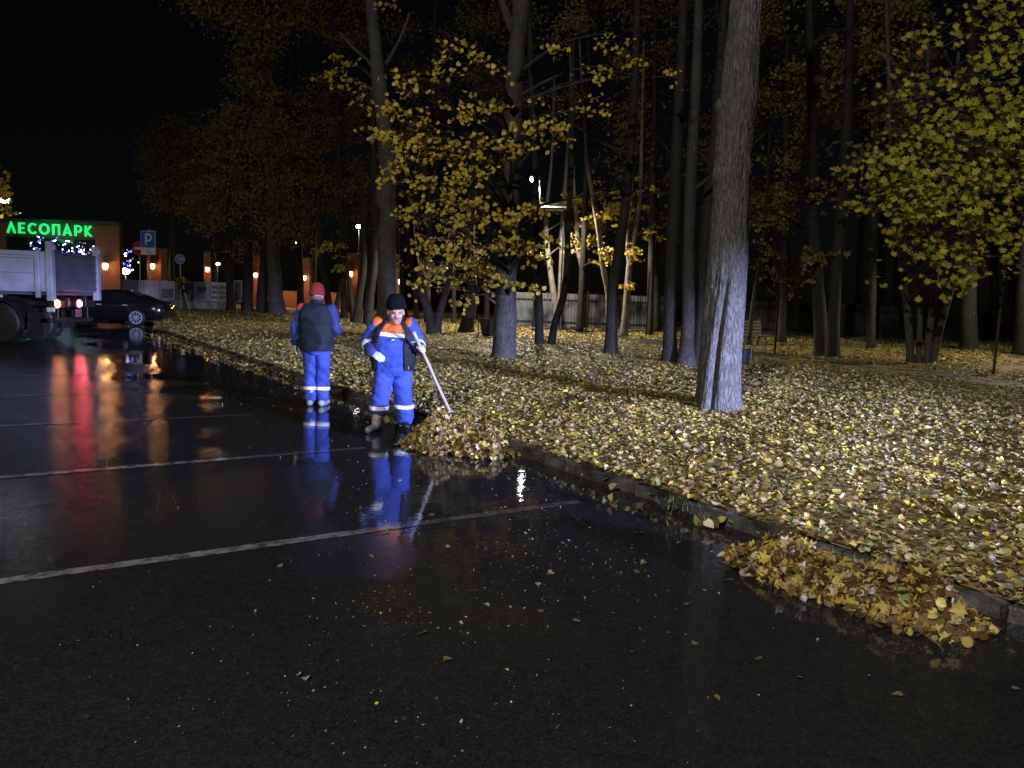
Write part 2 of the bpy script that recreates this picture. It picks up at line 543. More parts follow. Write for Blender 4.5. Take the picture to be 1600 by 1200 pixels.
VARIANTS = {}
def variants(pal, shape, mat_, count=14):
    k = (pal, shape, mat_.name)
    if k not in VARIANTS:
        cols = pick(pal, count)
        VARIANTS[k] = [leaf_mesh('leaf_' + shape, np.zeros((1, 3)), np.eye(3)[None], [1.0], cols[i:i + 1], shape, mat_, .9) for i in range(count)]
    return VARIANTS[k]

def leaf_objects(parent, pos, rot, size, pal, shape, mat_, name='leaf'):
    vs = variants(pal, shape, mat_)
    off = np.array(parent.location) if parent is not None else np.zeros(3)
    out = []
    for i in range(len(pos)):
        o = bpy.data.objects.new(name, vs[RNG.integers(len(vs))])
        link(o, parent)
        R = rot[i] * size[i]; p = pos[i] - off
        o.matrix_local = Matrix([[R[0][0], R[0][1], R[0][2], p[0]], [R[1][0], R[1][1], R[1][2], p[1]], [R[2][0], R[2][1], R[2][2], p[2]], [0, 0, 0, 1]])
        out.append(o)
    return out

def foliage(parent, pos, rot, size, pal, shape, singles=0, name='foliage', mat_=None, curl=.5):
    """leaves of one crown: the nearest ones each an object of its own, the rest one mesh"""
    mat_ = mat_ or M['leaf']
    pos = np.asarray(pos); size = np.asarray(size)
    if singles:
        q = pos - CAMP
        dep = q @ Fv
        px = 800 + 1200 * (q @ Rv) / dep; py = 600 - 1200 * (q @ Uv) / dep
        score = size / dep * ((px > 0) & (px < 1600) & (py > 0) & (py < 1200))
        order = np.argsort(-score)
        a, b = order[:singles], order[singles:]
        leaf_objects(parent, pos[a], rot[a], size[a], pal, shape, mat_)
    else:
        b = np.arange(len(pos))
    off = np.array(parent.location)
    me = leaf_mesh(name, pos[b] - off, rot[b], size[b], pick(pal, len(b)), shape, mat_, curl)
    o = link(bpy.data.objects.new(name, me), parent)
    o['kind'] = 'stuff'
    return o

# ------------------------------------------------------------------ ground, kerb, lawn, path
def lawn_z(x, y):
    x = np.asarray(x, float); y = np.asarray(y, float)
    t = (x - KA[0]) * KN[0] + (y - KA[1]) * KN[1]
    k = np.clip(t / 2.5, 0, 1)
    return 0.125 + k * (0.035 * np.sin(.9 * x + 1) * np.cos(.7 * y) + .03 * np.sin(1.9 * x - 1.3 * y) + .012 * np.sin(5.1 * x + 3.7 * y)) + 0.02 * k

mb = MB()
mb.add([(-400, -60, 0), (400, -60, 0), (400, 500, 0), (-400, 500, 0)], [(0, 1, 2, 3)])
tag(mb.build('car_park_ground', M['asphalt']), 'wet dark asphalt of the car park', kind='structure')

# outline of the lawn on the road side: the straight kerb, then the bend at the end of the car park
edge = [KA + KD * s for s in np.arange(-16, 24.6, 0.5)]
p_end = edge[-1]
bend = [(-13.0, 27.6), (-13.7, 29.0), (-14.6, 31.0), (-15.4, 32.6), (-17, 34.0), (-20, 34.9), (-25, 35.4), (-32, 35.8), (-45, 36.2), (-70, 36.6)]
edge = edge + [np.array(b) for b in bend]
rows = [0, .3, .7, 1.2, 1.8, 2.6, 3.5, 4.6, 6, 8, 10, 12.5, 15, 18, 22, 27, 34, 45, 70, 120, 260]
vs = []; fs = []
for i, e in enumerate(edge):
    if i < len(edge) - len(bend): nn = KN
    else:
        k = (i - (len(edge) - len(bend)) + 1) / len(bend)
        nn = KN * (1 - k) + np.array([-0.1, 1]) * k; nn = nn / np.linalg.norm(nn)
    for r in rows:
        p = e + nn * (r + .06)
        z = float(lawn_z(p[0], p[1])) if r > 0 else 0.105
        vs.append((p[0], p[1], z))
nr = len(rows)
for i in range(len(edge) - 1):
    for j in range(nr - 1):
        fs.append((i * nr + j, i * nr + j + 1, i * nr + nr + j + 1, i * nr + nr + j))
mb = MB(); mb.add(vs, fs)
lawn = tag(mb.build('lawn', M['soil'], smooth=True), 'leaf covered lawn under the trees', kind='structure')

# kerb: one stone after the other
kerb = tag(thing('kerb', 'wet worn kerb of concrete stones along the lawn', None), kind='structure')
def kerb_stone_mesh(seed):
    rr = random.Random(seed)
    mb = MB()
    L = 0.985; w = .15; hh = .125
    nx = 9
    prof = [(0, -.05), (0, hh - .035), (.012, hh - .012), (.035, hh), (w, hh), (w, -.05)]
    vs = []
    for i in range(nx):
        x = -L / 2 + L * i / (nx - 1)
        for j, (a, z) in enumerate(prof):
            ch = max(0, rr.gauss(0.004, .018)) if j in (1, 2, 3) else 0
            vs.append((x + (rr.uniform(0, .012) if i == 0 else -rr.uniform(0, .012) if i == nx - 1 else 0), a + ch, z - ch * 1.1 + rr.gauss(0, .002)))
    n = len(prof)
    fs = [(i * n + j, i * n + n + j, i * n + n + j + 1, i * n + j + 1) for i in range(nx - 1) for j in range(n - 1)]
    fs += [tuple(range(n)), tuple(range(nx * n - 1, nx * n - n - 1, -1))]
    mb.add(vs, fs)
    o = mb.build('kerb_stone', M['kerb'])
    return o
protos = [kerb_stone_mesh(s) for s in range(6)]
def place_stone(o, p, d):
    o.parent = kerb
    o.location = (p[0] + random.uniform(-.008, .008), p[1] + random.uniform(-.008, .008), random.uniform(-.045, .002))
    ang = math.atan2(d[1], d[0])
    o.rotation_euler = (random.uniform(-.03, .03), random.uniform(-.008, .008), ang + math.pi + random.uniform(-.012, .012))
k = 0
def stone_at(p, d):
    global k
    o = protos[k] if k < 6 else protos[random.randrange(6)].copy()
    if k >= 6: link(o)
    place_stone(o, p, d); k += 1
for s in np.arange(-8, 24, 1.0):
    stone_at(KA + KD * s, KD)
bp = [KA + KD * 23.6] + [np.array(b) for b in bend[:8]]
for a, b in zip(bp[:-1], bp[1:]):
    L = np.linalg.norm(b - a); n = max(1, int(L))
    for i in range(n):
        stone_at(a + (b - a) * (i + .5) / n, (b - a) / L)

# painted bay lines
LD = np.array([0.849, 0.528])
def paint(a, b, w, z=0.004):
    a = np.asarray(a)[:2]; b = np.asarray(b)[:2]
    d = (b - a) / np.linalg.norm(b - a); nn = np.array([-d[1], d[0]]) * w / 2
    mb = MB()
    L = np.linalg.norm(b - a); n = max(2, int(L / .25))
    rr = random.Random(int(L * 100))
    vs = []
    for i in range(n + 1):
        p = a + d * L * i / n
        vs += [(*(p + nn * rr.uniform(.86, 1.06)), z), (*(p - nn * rr.uniform(.86, 1.06)), z)]
    mb.add(vs, [(2 * i, 2 * i + 1, 2 * i + 3, 2 * i + 2) for i in range(n)])
    return tag(mb.build('bay_line', M['line']), kind='structure')
for (x, y), (x2, y2) in [((0, 909), (905, 784)), ((0, 746), (572, 700)), ((0, 665.7), (395, 648)), ((0, 619.7), (372, 608.7)), ((0, 588), (195, 585)), ((0, 566), (140, 564))]:
    a = G(x, y); b = G(x2, y2)
    d = (b - a) / np.linalg.norm(b - a)
    paint(a - d * 6, b, .105)

# asphalt footpath through the park
PTH = [np.array(p) for p in [(17.5, 5.0), (11.5, 17.2), (8.1, 23.6), (5.2, 30.6), (2.6, 38), (0.5, 46), (-1, 60)]]
def path_d(x, y):
    """distance to the footpath's middle line"""
    q = np.stack([x, y], -1); best = np.full(len(q), 1e9)
    for a, b in zip(PTH[:-1], PTH[1:]):
        ab = b - a; t = np.clip(((q - a) @ ab) / (ab @ ab), 0, 1)
        best = np.minimum(best, np.linalg.norm(q - a - t[:, None] * ab, axis=1))
    return best
vs = []; fs = []
pp = []
for a, b in zip(PTH[:-1], PTH[1:]):
    for i in range(14): pp.append(a + (b - a) * i / 14)
for i, p in enumerate(pp):
    d = pp[min(i + 1, len(pp) - 1)] - pp[max(i - 1, 0)]; d /= np.linalg.norm(d); nn = np.array([d[1], -d[0]])
    for j in range(5):
        q = p + nn * (j - 2) * .45
        vs.append((q[0], q[1], float(lawn_z(q[0], q[1])) + .012 - .012 * abs(j - 2) / 2))
fs = [(i * 5 + j, i * 5 + j + 1, i * 5 + 5 + j + 1, i * 5 + 5 + j) for i in range(len(pp) - 1) for j in range(4)]
mb = MB(); mb.add(vs, fs)
tag(mb.build('footpath', M['path'], smooth=True), 'dark asphalt footpath crossing the leafy lawn', kind='structure')

def on_lawn(x, y, margin=0.0):
    t = (x - KA[0]) * KN[0] + (y - KA[1]) * KN[1]
    s = (x - KA[0]) * KD[0] + (y - KA[1]) * KD[1]
    ex = np.array([b[0] for b in bend][::-1]); ey = np.array([b[1] for b in bend][::-1])
    far = (y > np.interp(x, ex, ey) + margin) & (x < p_end[0] + 1)
    return ((t > margin) & (s < 24.3)) | far | ((s >= 24.3) & (x > p_end[0]) & (t > 0))

# ------------------------------------------------------------------ fallen leaves on the lawn
def sample_litter(rho, dmax=62):
    ds = np.linspace(2.6, dmax, 4000)
    dens = rho * np.minimum(1, (9 / ds) ** 1.35) * ds
    cdf = np.cumsum(dens); tot = cdf[-1] * (ds[1] - ds[0])
    ang = math.radians(94)
    N = int(tot * ang)
    d = np.interp(RNG.uniform(0, cdf[-1], N), cdf, ds)
    a = RNG.uniform(-ang / 2, ang / 2, N) + math.radians(2)
    return np.sin(a) * d, np.cos(a) * d, d
x, y, d = sample_litter(950)
t = (x - KA[0]) * KN[0] + (y - KA[1]) * KN[1]
s = (x - KA[0]) * KD[0] + (y - KA[1]) * KD[1]
spill = np.where(s > 8.5, np.clip((s - 8.5) * .12, 0, 1.0), .02)      # leaves lying over the kerb further off
ok = on_lawn(x, y, .2) | ((t > -spill * RNG.uniform(0, 1, len(t)) ** 1.5) & (s < 24.3) & (s > -12) & (RNG.uniform(size=len(t)) < np.where(t < .2, np.where(s > 8.5, .8, .9), 1)))
pd = path_d(x, y)
ok &= ~((pd < .95) & (RNG.uniform(size=len(x)) < .955))
clump = np.array([mnoise.noise((a * .55, b * .55, 0)) for a, b in zip(x, y)])
ok &= RNG.uniform(size=len(x)) < np.clip(.80 + clump * .7, .25, 1)
ok &= ~((y > 22 + 2 * np.sin(x * .8)) & (x < -5.5) & (RNG.uniform(size=len(x)) < .62))
x, y, d, t, s = x[ok], y[ok], d[ok], t[ok], s[ok]
z = np.where(t > .17, lawn_z(x, y), np.where(t > 0, .13, .02)) + RNG.uniform(.004, .035, len(x))
size = RNG.uniform(.022, .050, len(x)) * (1 + np.clip((d - 9) / 32, 0, 1.0))
size[RNG.uniform(size=len(x)) < .06] *= 1.6
pos = np.stack([x, y, z], 1)
rot = rand_rot(len(x), (0, 0, 1), np.where(RNG.uniform(size=len(x)) <   .35, .6, .3))
mp = RNG.uniform(size=len(x)) < .12
near = d < 8
score = size / d
order = np.argsort(-score * (~mp))[:300]
one = np.zeros(len(x), bool); one[order] = True
leaf_objects(lawn, pos[one], rot[one], size[one], 'ground', 'heart', M['litter'])
for sel, shape, nm in ((~mp & ~one & near, 'heart', 'leaf_litter'), (~mp & ~one & ~near, 'heart0', 'leaf_litter'), (mp, 'maple', 'maple_leaf_litter')):
    sz = size[sel] * (1.25 if shape == 'maple' else 1)
    me = leaf_mesh(nm, pos[sel], rot[sel], sz, pick('ground', sel.sum()), shape, M['litter'], .8)
    link(bpy.data.objects.new(nm, me), lawn)['kind'] = 'stuff'

# short grass showing between the leaves
def grass(name, pts, hmin, hmax, label):
    n = len(pts)
    a = RNG.uniform(0, 2 * np.pi, n); h = RNG.uniform(hmin, hmax, n); w = RNG.uniform(.0012, .003, n) * (1 + h * 6)
    dx, dy = np.cos(a), np.sin(a)
    ln = RNG.uniform(.1, .8, n)
    ln = ln * 1.3
    b = np.asarray(pts)
    v = np.zeros((n, 5, 3))
    side = np.stack([-dy, dx, 0 * dx], 1); lean = np.stack([dx, dy, 0 * dx], 1); up = np.array([0, 0, 1.0])
    v[:, 0] = b - side * w[:, None]; v[:, 1] = b + side * w[:, None]
    midp = b + up * (h * .6)[:, None] + lean * (h * ln * .3)[:, None]
    v[:, 2] = midp + side * (w * .8)[:, None]; v[:, 3] = midp - side * (w * .8)[:, None]
    v[:, 4] = b + up * h[:, None] + lean * (h * ln)[:, None]
    me = bpy.data.meshes.new(name)
    base = (np.arange(n) * 5)[:, None]
    fs = [tuple(r) for r in (base + np.array([0, 1, 2, 3])).tolist()] + [tuple(r) for r in (base + np.array([3, 2, 4])).tolist()]
    me.from_pydata(v.reshape(-1, 3).tolist(), [], fs)
    me.materials.append(M['grass'])
    o = link(bpy.data.objects.new(name, me))
    return tag(o, label, kind='stuff')
gp = []
for (px, py, rad, n) in [(942, 722, .10, 70), (1062, 790, .16, 60), (1050, 780, .10, 30), (1312, 802, .13, 130), (1445, 878, .12, 90), (1218, 765, .12, 60), (1240, 760, .1, 60), (1370, 690, .18, 80), (840, 690, .15, 70), (800, 668, .15, 60), (1160, 660, .2, 90), (1400, 770, .15, 60)]:
    c = G(px, py, .125)
    n = int(n * .8)
    r = RNG.normal(size=(n, 2)) * rad * .6
    gp += [(c[0] + a, c[1] + b, float(lawn_z(c[0] + a, c[1] + b)) if (c[0] + a - KA[0]) * KN[0] + (c[1] + b - KA[1]) * KN[1] > .16 else .1) for a, b in r]
xx = RNG.uniform(-26, 3, 60000); yy = RNG.uniform(15, 52, 60000)
kk = on_lawn(xx, yy, .4) & (np.array([mnoise.noise((a * .3, b * .3, 5)) for a, b in zip(xx, yy)]) + (xx < -4) * .3 + ((yy > 22) & (xx < -5.5)) * .5 > .12)
gp += [(a, b, c) for a, b, c in zip(xx[kk], yy[kk], lawn_z(xx[kk], yy[kk]))]
xx = RNG.uniform(-3, 12, 40000); yy = RNG.uniform(5, 20, 40000)
kk = on_lawn(xx, yy, .5) & (np.array([mnoise.noise((a * .9, b * .9, 15)) for a, b in zip(xx, yy)]) > .28)
gp += [(a, b, c) for a, b, c in zip(xx[kk], yy[kk], lawn_z(xx[kk], yy[kk]))]
grass('grass', gp, .02, .07, 'short green grass showing between the fallen leaves')
xx = RNG.uniform(8, 26, 5000); yy = RNG.uniform(29, 40, 5000)
kk = np.array([mnoise.noise((a * .25, b * .25, 9)) for a, b in zip(xx, yy)]) > -.15
grass('weeds', [(a, b, .13) for a, b in zip(xx[kk], yy[kk])],   .10, .40, 'dark weeds along the fence behind the trees')

# ------------------------------------------------------------------ leaves and crumbs on the asphalt
LAB = 'single wet fallen leaf lying flat on the dark asphalt'
spots = [(995, 893), (1075, 945), (1402, 1087), (1185, 1028), (437, 885), (478, 1060), (1290, 860), (1348, 905), (1130, 812), (880, 850), (1060, 848), (905, 812), (935, 790),
         (560, 650), (575, 660), (548, 640), (1000, 835), (845, 870), (840, 912), (1590, 1078), (135, 1120), (462, 1055), (700, 855), (675, 805), (760, 800), (790, 855), (860, 895),
         (640, 900), (560, 955), (1085, 1005), (960, 960), (985, 1020), (1120, 1090), (1250, 1060), (1005, 880), (1140, 905), (820, 745), (660, 990), (580, 870), (735, 925), (760, 945),
         (700, 1030), (900, 970), (845, 955), (1045, 990), (545, 720), (520, 690), (430, 620), (400, 600), (455, 640), (370, 585), (355, 620), (605, 830)]
ap = np.array([G(*q, z=.008) for q in spots])
lo = leaf_objects(None, ap, rand_rot(len(ap), (0, 0, 1), .22), RNG.uniform(.026, .046, len(ap)), 'asphalt', 'heart', M['litter'], 'fallen_leaf')
for o in lo: tag(o, LAB, 'leaf', 'fallen leaves on the asphalt')
kp = []
for q in [(1090, 812), (1098, 815), (1128, 812), (1120, 818), (1108, 820), (955, 777), (958, 760), (1000, 790)]:
    kp.append(G(*q, z=.06))
kp = np.array(kp)
for o in leaf_objects(None, kp, rand_rot(len(kp), (-.5, -.5, .5), .4), RNG.uniform(.06, .08, len(kp)), 'ground', 'heart', M['litter'], 'fallen_leaf'):
    tag(o, 'pale fallen leaf stuck against the wet kerb face', 'leaf', 'fallen leaves against the kerb')
# crumbs: scattered scraps of leaf and grit
cx = []
for (px, py, sx, sy, n) in [(600, 960, 60, 30, 120), (820, 890, 60, 45, 160), (880, 850, 90, 50, 160), (590, 655, 30, 12, 90), (440, 615, 40, 10, 80), (350, 622, 30, 8, 50), (760, 1100, 240, 70, 200), (350, 1020, 260, 90, 130), (560, 770, 90, 50, 120), (1100, 880, 160, 60, 150), (330, 760, 160, 60, 90), (820, 780, 40, 40, 120)]:
    a = np.stack([RNG.normal(px, sx, n), RNG.normal(py, sy, n)], 1)
    cx += [G(*q, z=.006) for q in a if 520 < q[1] < 1250]
cx = np.array(cx)
cx = cx[((cx[:, 0] - KA[0]) * KN[0] + (cx[:, 1] - KA[1]) * KN[1]) < -.1]
csz = RNG.uniform(.003, .012, len(cx)); csz[RNG.uniform(size=len(cx)) < .10] *= 2.2
me = leaf_mesh('leaf_crumbs', cx, rand_rot(len(cx), (0, 0, 1), .5), csz, pick('ground', len(cx)), 'oval', M['litter'], 1.0)
tag(link(bpy.data.objects.new('leaf_crumbs', me)), 'scattered leaf scraps and grit on the wet asphalt', kind='stuff')

# ------------------------------------------------------------------ heaps of swept leaves
def heap(name, label, lobes, nleaf, singles, szr, seed):
    """lobes: (x, y, radius along kerb, radius across, height)"""
    rr = np.random.default_rng(seed)
    c = np.mean([l[:2] for l in lobes], axis=0)
    root = thing(name, label, 'leaf pile', (c[0], c[1], 0))
    def hgt(x, y):
        h = np.zeros(np.shape(x))
        for lx, ly, ra, rb, hh in lobes:
            a = ((x - lx) * KD[0] + (y - ly) * KD[1]) / ra
            b = ((x - lx) * KN[0] + (y - ly) * KN[1]) / rb
            h = np.maximum(h, hh * np.clip(1 - (a * a + b * b) + .30 * np.sin(a * 5 + hh * 40) * np.cos(b * 4.3 + ra * 30) - .12, 0, 1.1) ** .8)
        return h
    n = 40; ext = 1.25
    gx = np.linspace(-ext, ext, n)
    vs = []; fs = []
    for i in range(n):
        for j in range(n):
            x_, y_ = c[0] + gx[i], c[1] + gx[j]
            h = float(hgt(x_, y_))
            vs.append((gx[i], gx[j], (h * .85 + .02 * mnoise.noise((x_ * 9, y_ * 9, 0)) if h > .01 else -.03)))
    fs = [(i * n + j, i * n + n + j, i * n + n + j + 1, i * n + j + 1) for i in range(n - 1) for j in range(n - 1)
          if max(vs[q][2] for q in (i * n + j, i * n + n + j, i * n + n + j + 1, i * n + j + 1)) > 0]
    mb = MB(); mb.add(vs, fs); o = mb.build('mulch', M['heap'], root, smooth=True)
    P = []
    while len(P) < nleaf:
        l = lobes[rr.integers(len(lobes))]
        a, b = rr.uniform(-1.6, 1.6, 2)
        if a * a + b * b > 1.0 + rr.exponential(.28): continue
        x_ = l[0] + KD[0] * a * l[2] + KN[0] * b * l[3]; y_ = l[1] + KD[1] * a * l[2] + KN[1] * b * l[3]
        P.append((x_, y_))
    P = np.array(P)
    h = hgt(P[:, 0], P[:, 1]); e = .02
    nx = -(hgt(P[:, 0] + e, P[:, 1]) - hgt(P[:, 0] - e, P[:, 1])) / (2 * e); ny = -(hgt(P[:, 0], P[:, 1] + e) - hgt(P[:, 0], P[:, 1] - e)) / (2 * e)
    nrm = np.stack([nx * .7, ny * .7, np.ones(len(P))], 1); nrm /= np.linalg.norm(nrm, axis=1, keepdims=True)
    pos = np.stack([P[:, 0], P[:, 1], np.maximum(h, .012) + rr.uniform(-.012, .045, len(P)) * (h > .03) + rr.uniform(0, .012, len(P))], 1)
    rot = rand_rot(len(P), nrm, .9)
    sz = rr.uniform(*szr, len(P))
    k = rr.uniform(size=len(P)) < .25
    foliage(root, pos[~k], rot[~k], sz[~k], 'heap', 'heart', singles, 'loose_leaves', M['litter'], 1.5)
    foliage(root, pos[k], rot[k], sz[k] * 1.25, 'heap', 'maple', max(0, 290 - singles), 'loose_maple_leaves', M['litter'], 1.4)
    return root
c = G(690, 700); c2 = G(755, 706)
heap('leaf_pile', 'heap of swept yellow leaves at the pole tip beside the worker in orange yoke', [(c[0], c[1] + .12, .42, .36, .33), (c2[0] - .02, c2[1] + .03, .36, .30, .22)], 3000, 210, (.036, .068), 3)
a = G(1240, 900); b = G(1425, 958); m_ = (a + b) / 2
heap('leaf_pile', 'long low heap of wet brown and yellow leaves in the near gutter', [(a[0], a[1], .40, .24, .17), (m_[0], m_[1], .42, .24, .14), (b[0] - .02, b[1], .34, .27, .21)], 3200, 210, (.034, .068), 4)

# ------------------------------------------------------------------ trees
def world_pts(pts, Y, dys=None):
    out = []
    for i, (x, y) in enumerate(pts):
        out.append(at(x, y, Y + (dys[i] if dys else 0)))
    return out

def resample(P, Rr, step):
    """smooth curve (Catmull-Rom) through the points"""
    P = [np.array(p, float) for p in P]
    op = []; orr = []
    for i in range(len(P) - 1):
        p0 = P[max(i - 1, 0)]; p1 = P[i]; p2 = P[i + 1]; p3 = P[min(i + 2, len(P) - 1)]
        L = np.linalg.norm(p2 - p1); n = max(1, int(L / step))
        for k in range(n):
            t = k / n
            op.append(.5 * ((2 * p1) + (-p0 + p2) * t + (2 * p0 - 5 * p1 + 4 * p2 - p3) * t * t + (-p0 + 3 * p1 - 3 * p2 + p3) * t ** 3))
            orr.append(Rr[i] + (Rr[i + 1] - Rr[i]) * t)
    op.append(P[-1]); orr.append(Rr[-1])
    return op, orr

def trunk_tube(mb, P, Rr, step=.3, n=14, wob=.14, seed=0.0, root_flare=True):
    op, orr = resample(P, Rr, step)
    z0 = op[0][2]
    if root_flare:
        orr = [r * (1 + .35 * math.exp(-(p[2] - z0) / .18)) for p, r in zip(op, orr)]
        op[0] = op[0] - np.array([0, 0, .12])
    mb.tube(op, orr, n, True, wob, seed)
    return op, orr

def limb(start, dirv, L, r, droop=.15, n=7, jitter=.12):
    p = np.array(start, float); d = np.array(dirv, float); d /= np.linalg.norm(d)
    pts = [p.copy()]; rad = [r]
    for i in range(n):
        d = d + RNG.normal(size=3) * jitter + np.array([0, 0, -droop / n * 2])
        d /= np.linalg.norm(d)
        p = p + d * L / n
        pts.append(p.copy()); rad.append(max(.004, r * (1 - (i + 1) / (n + .5))))
    return pts, rad

def make_tree(name, label, px, wpx, bark_, group=None, Y=None, dys=None, z=.12, limbs=0, limb_len=(1.5, 3), limb_from=3.0, step=.3, n=14, extra=None, crown=None, wob=.14, cat='tree'):
    """px: picture points up the trunk; the base point gives the distance, all other points share it.
    crown: dict with pal, shape, blobs [(x, y, dY, rx, ry, rz)], leaves, size"""
    if Y is None:
        Y = G(px[0][0], px[0][1], z)[1]
    P = world_pts(px, Y, dys)
    P[0][2] = z
    Rr = [w / 2 / 1200 * np.linalg.norm((p - CAMP)[:2]) * .98 for w, p in zip(wpx, P)]
    root = thing(name, label, cat, (P[0][0], P[0][1], z), 0, group)
    mb = MB()
    op, orr = trunk_tube(mb, P, Rr, step, n, wob, seed=P[0][0] * 3.1)
    for e in (extra or []):
        ep = world_pts(e[0], Y, e[2] if len(e) > 2 else None)
        er = [w / 2 / 1200 * Y for w in e[1]]
        if e[0][0][1] > px[0][1] - 30: ep[0][2] = z
        trunk_tube(mb, ep, er, step, max(8, n - 4), wob, seed=ep[0][0], root_flare=e[0][0][1] > px[0][1] - 30)
    mb.build('trunk', M[bark_], root, smooth=True, world=True)
    lb = MB()
    ends = []
    zt = [p[2] for p in op]
    for i in range(limbs):
        k = [j for j in range(len(op)) if op[j][2] > limb_from]
        if not k: break
        j = random.choice(k)
        an = random.uniform(0, 2 * math.pi)
        pts, rad = limb(op[j], (math.cos(an), math.sin(an) * .8, random.uniform(.2, 1.0)), random.uniform(*limb_len), max(.02, orr[j] * random.uniform(.25, .42)), .1)
        lb.tube(pts, rad, 6)
        ends.append(pts)
    if crown:
        pos = []; nrm = []
        tw = lb
        for bx in crown['blobs']:
            x, y, dY, rx, ry, rz, ncl = bx
            c = at(x, y, Y + dY)
            # a limb from the trunk to the clump
            j = int(np.argmin([np.linalg.norm(p - c) + (2 if p[2] > c[2] - .3 else 0) for p in op]))
            st = op[j]
            mid = (st + c) / 2 + np.array([0, 0, .25])
            q, rq = resample([st, mid, c], [max(.015, min(orr[j] * .4, .06)), .02, .008], .3)
            tw.tube(q, rq, 5)
            for i in range(ncl):
                o = RNG.normal(size=3) * .5
                cc = c + o * np.array([rx, ry, rz])
                m = max(3, int(crown['per'] * RNG.uniform(.5, 1.5)))
                ax = np.array([RNG.normal(), RNG.normal(), -.15]); ax /= np.linalg.norm(ax)
                ln = crown.get('spray', .5)
                tt = RNG.uniform(-1, 1, m)
                pp_ = cc + ax * (tt * ln)[:, None] + RNG.normal(size=(m, 3)) * np.array([.1, .1, .05]) * crown.get('loose', 1.0)
                pp_[:, 2] -= .12 * tt * tt
                pos.append(pp_)
                if crown.get('twig', True):
                    tw.tube([cc - ax * ln, cc + np.array([0, 0, .02]), cc + ax * ln], [.008, .006, .003], 3, False)
        pos = np.concatenate(pos)
        n_ = len(pos)
        rot = rand_rot(n_, (-.1, -.85, .5), .5, np.array([0, 0, 1.0]))
        sz = RNG.uniform(*crown['size'], n_)
        foliage(root, pos, rot, sz, crown['pal'], crown['shape'], crown.get('singles', 0))
    if lb.v:
        lb.build('branches', M[bark_], root, smooth=True, world=True)['kind'] = 'stuff'
    return root, op, orr, Y

# --- the big trunk on the right, with its split
def big_trunk():
    P = world_pts([(1122, 641), (1123, 600), (1127, 520), (1134, 440), (1139, 360), (1143, 290), (1148, 200), (1155, 150), (1160, 80), (1167, 0), (1178, -150), (1190, -400)], 11.42)
    P[0][2] = .1
    Wd = [66, 64, 61, 59, 55, 53, 53, 56, 48, 45, 42, 36]
    Rr = [w / 2 / 1200 * 11.4 for w in Wd]
    root = thing('tree', 'thick grey furrowed tree trunk with a long split, nearest on the lawn', 'tree', tuple(P[0]))
    op, orr = resample(P, Rr, .028)
    n = 150
    vs = []
    for i, (p, r) in enumerate(zip(op, orr)):
        zz = p[2]
        fl = 1 + .16 * math.exp(-(zz - .1) / .22)
        for j in range(n):
            a = 2 * math.pi * j / n
            ca, sa = math.cos(a), math.sin(a)
            k = 3.2 * ca; l = 3.2 * sa
            # furrowed plates of bark
            rid = mnoise.noise((ca * 5.5, sa * 5.5, zz * 1.6)) ; rid2 = 1 - abs(mnoise.noise((ca * 9.0 + 7, sa * 9.0, zz * 2.3)))*2
            rid3 = mnoise.noise((ca * 22, sa * 22 + 3, zz * 7))
            dr = .018 * rid + .016 * rid2 + .006 * rid3 + .03 * mnoise.noise((ca * 1.3, sa * 1.3 + 4, zz * .55))
            # swollen collars where old limbs stood
            dr += .035 * math.exp(-((zz - 3.55) / .12) ** 2) * max(0, math.cos(a - 3.6)) + .03 * math.exp(-((zz - 4.55) / .15) ** 2) * max(0, math.cos(a + .3))
            # the split: from the left of the foot towards the middle, closing at 2 m
            ac = -math.pi / 2 - .55 + .40 * min(1, max(0, (zz - .1) / 2.0))
            da = (a - ac + math.pi) % (2 * math.pi) - math.pi
            dep = .10 * min(1, max(0, (2.25 - zz) / .8))
            dr -= dep * math.exp(-(da / .065) ** 2)
            dr += .035 * min(1, max(0, (2.3 - zz) / .8)) * math.exp(-((abs(da) - .28) / .2) ** 2)
            rr = r * fl + dr * .9
            rr *= 1 + .10 * math.exp(-(zz - .1) / .25) * math.sin(5 * a + 1)
            vs.append((p[0] + ca * rr, p[1] + sa * rr, p[2] - (.1 if i == 0 else 0)))
    m = len(op)
    fs = [(i * n + j, i * n + (j + 1) % n, i * n + n + (j + 1) % n, i * n + n + j) for i in range(m - 1) for j in range(n)]
    mb = MB(); mb.add(vs, fs)
    mb.build('trunk', M['bark_big'], root, smooth=True, world=True)
    kb = MB()
    q = at(1127, 165, 11.42); kb.ellipsoid(q + np.array([.02, .05, 0]), (.10, .12, .13), 10, 8)
    q = at(1178, 135, 11.42); kb.ellipsoid(q + np.array([-.03, .05, 0]), (.08, .10, .10), 10, 8)
    kb.build('knot', M['bark_big'], root, smooth=True, world=True)
    lb = MB()
    for i in range(7):
        j = int(len(op) * RNG.uniform(.78, .99)); an = RNG.uniform(0, 6.28)
        pts, rad = limb(op[j], (math.cos(an), math.sin(an), .6), RNG.uniform(1.5, 3), .06)
        lb.tube(pts, rad, 6)
    lb.build('branches', M['bark_big'], root, smooth=True, world=True)['kind'] = 'stuff'
big_trunk()

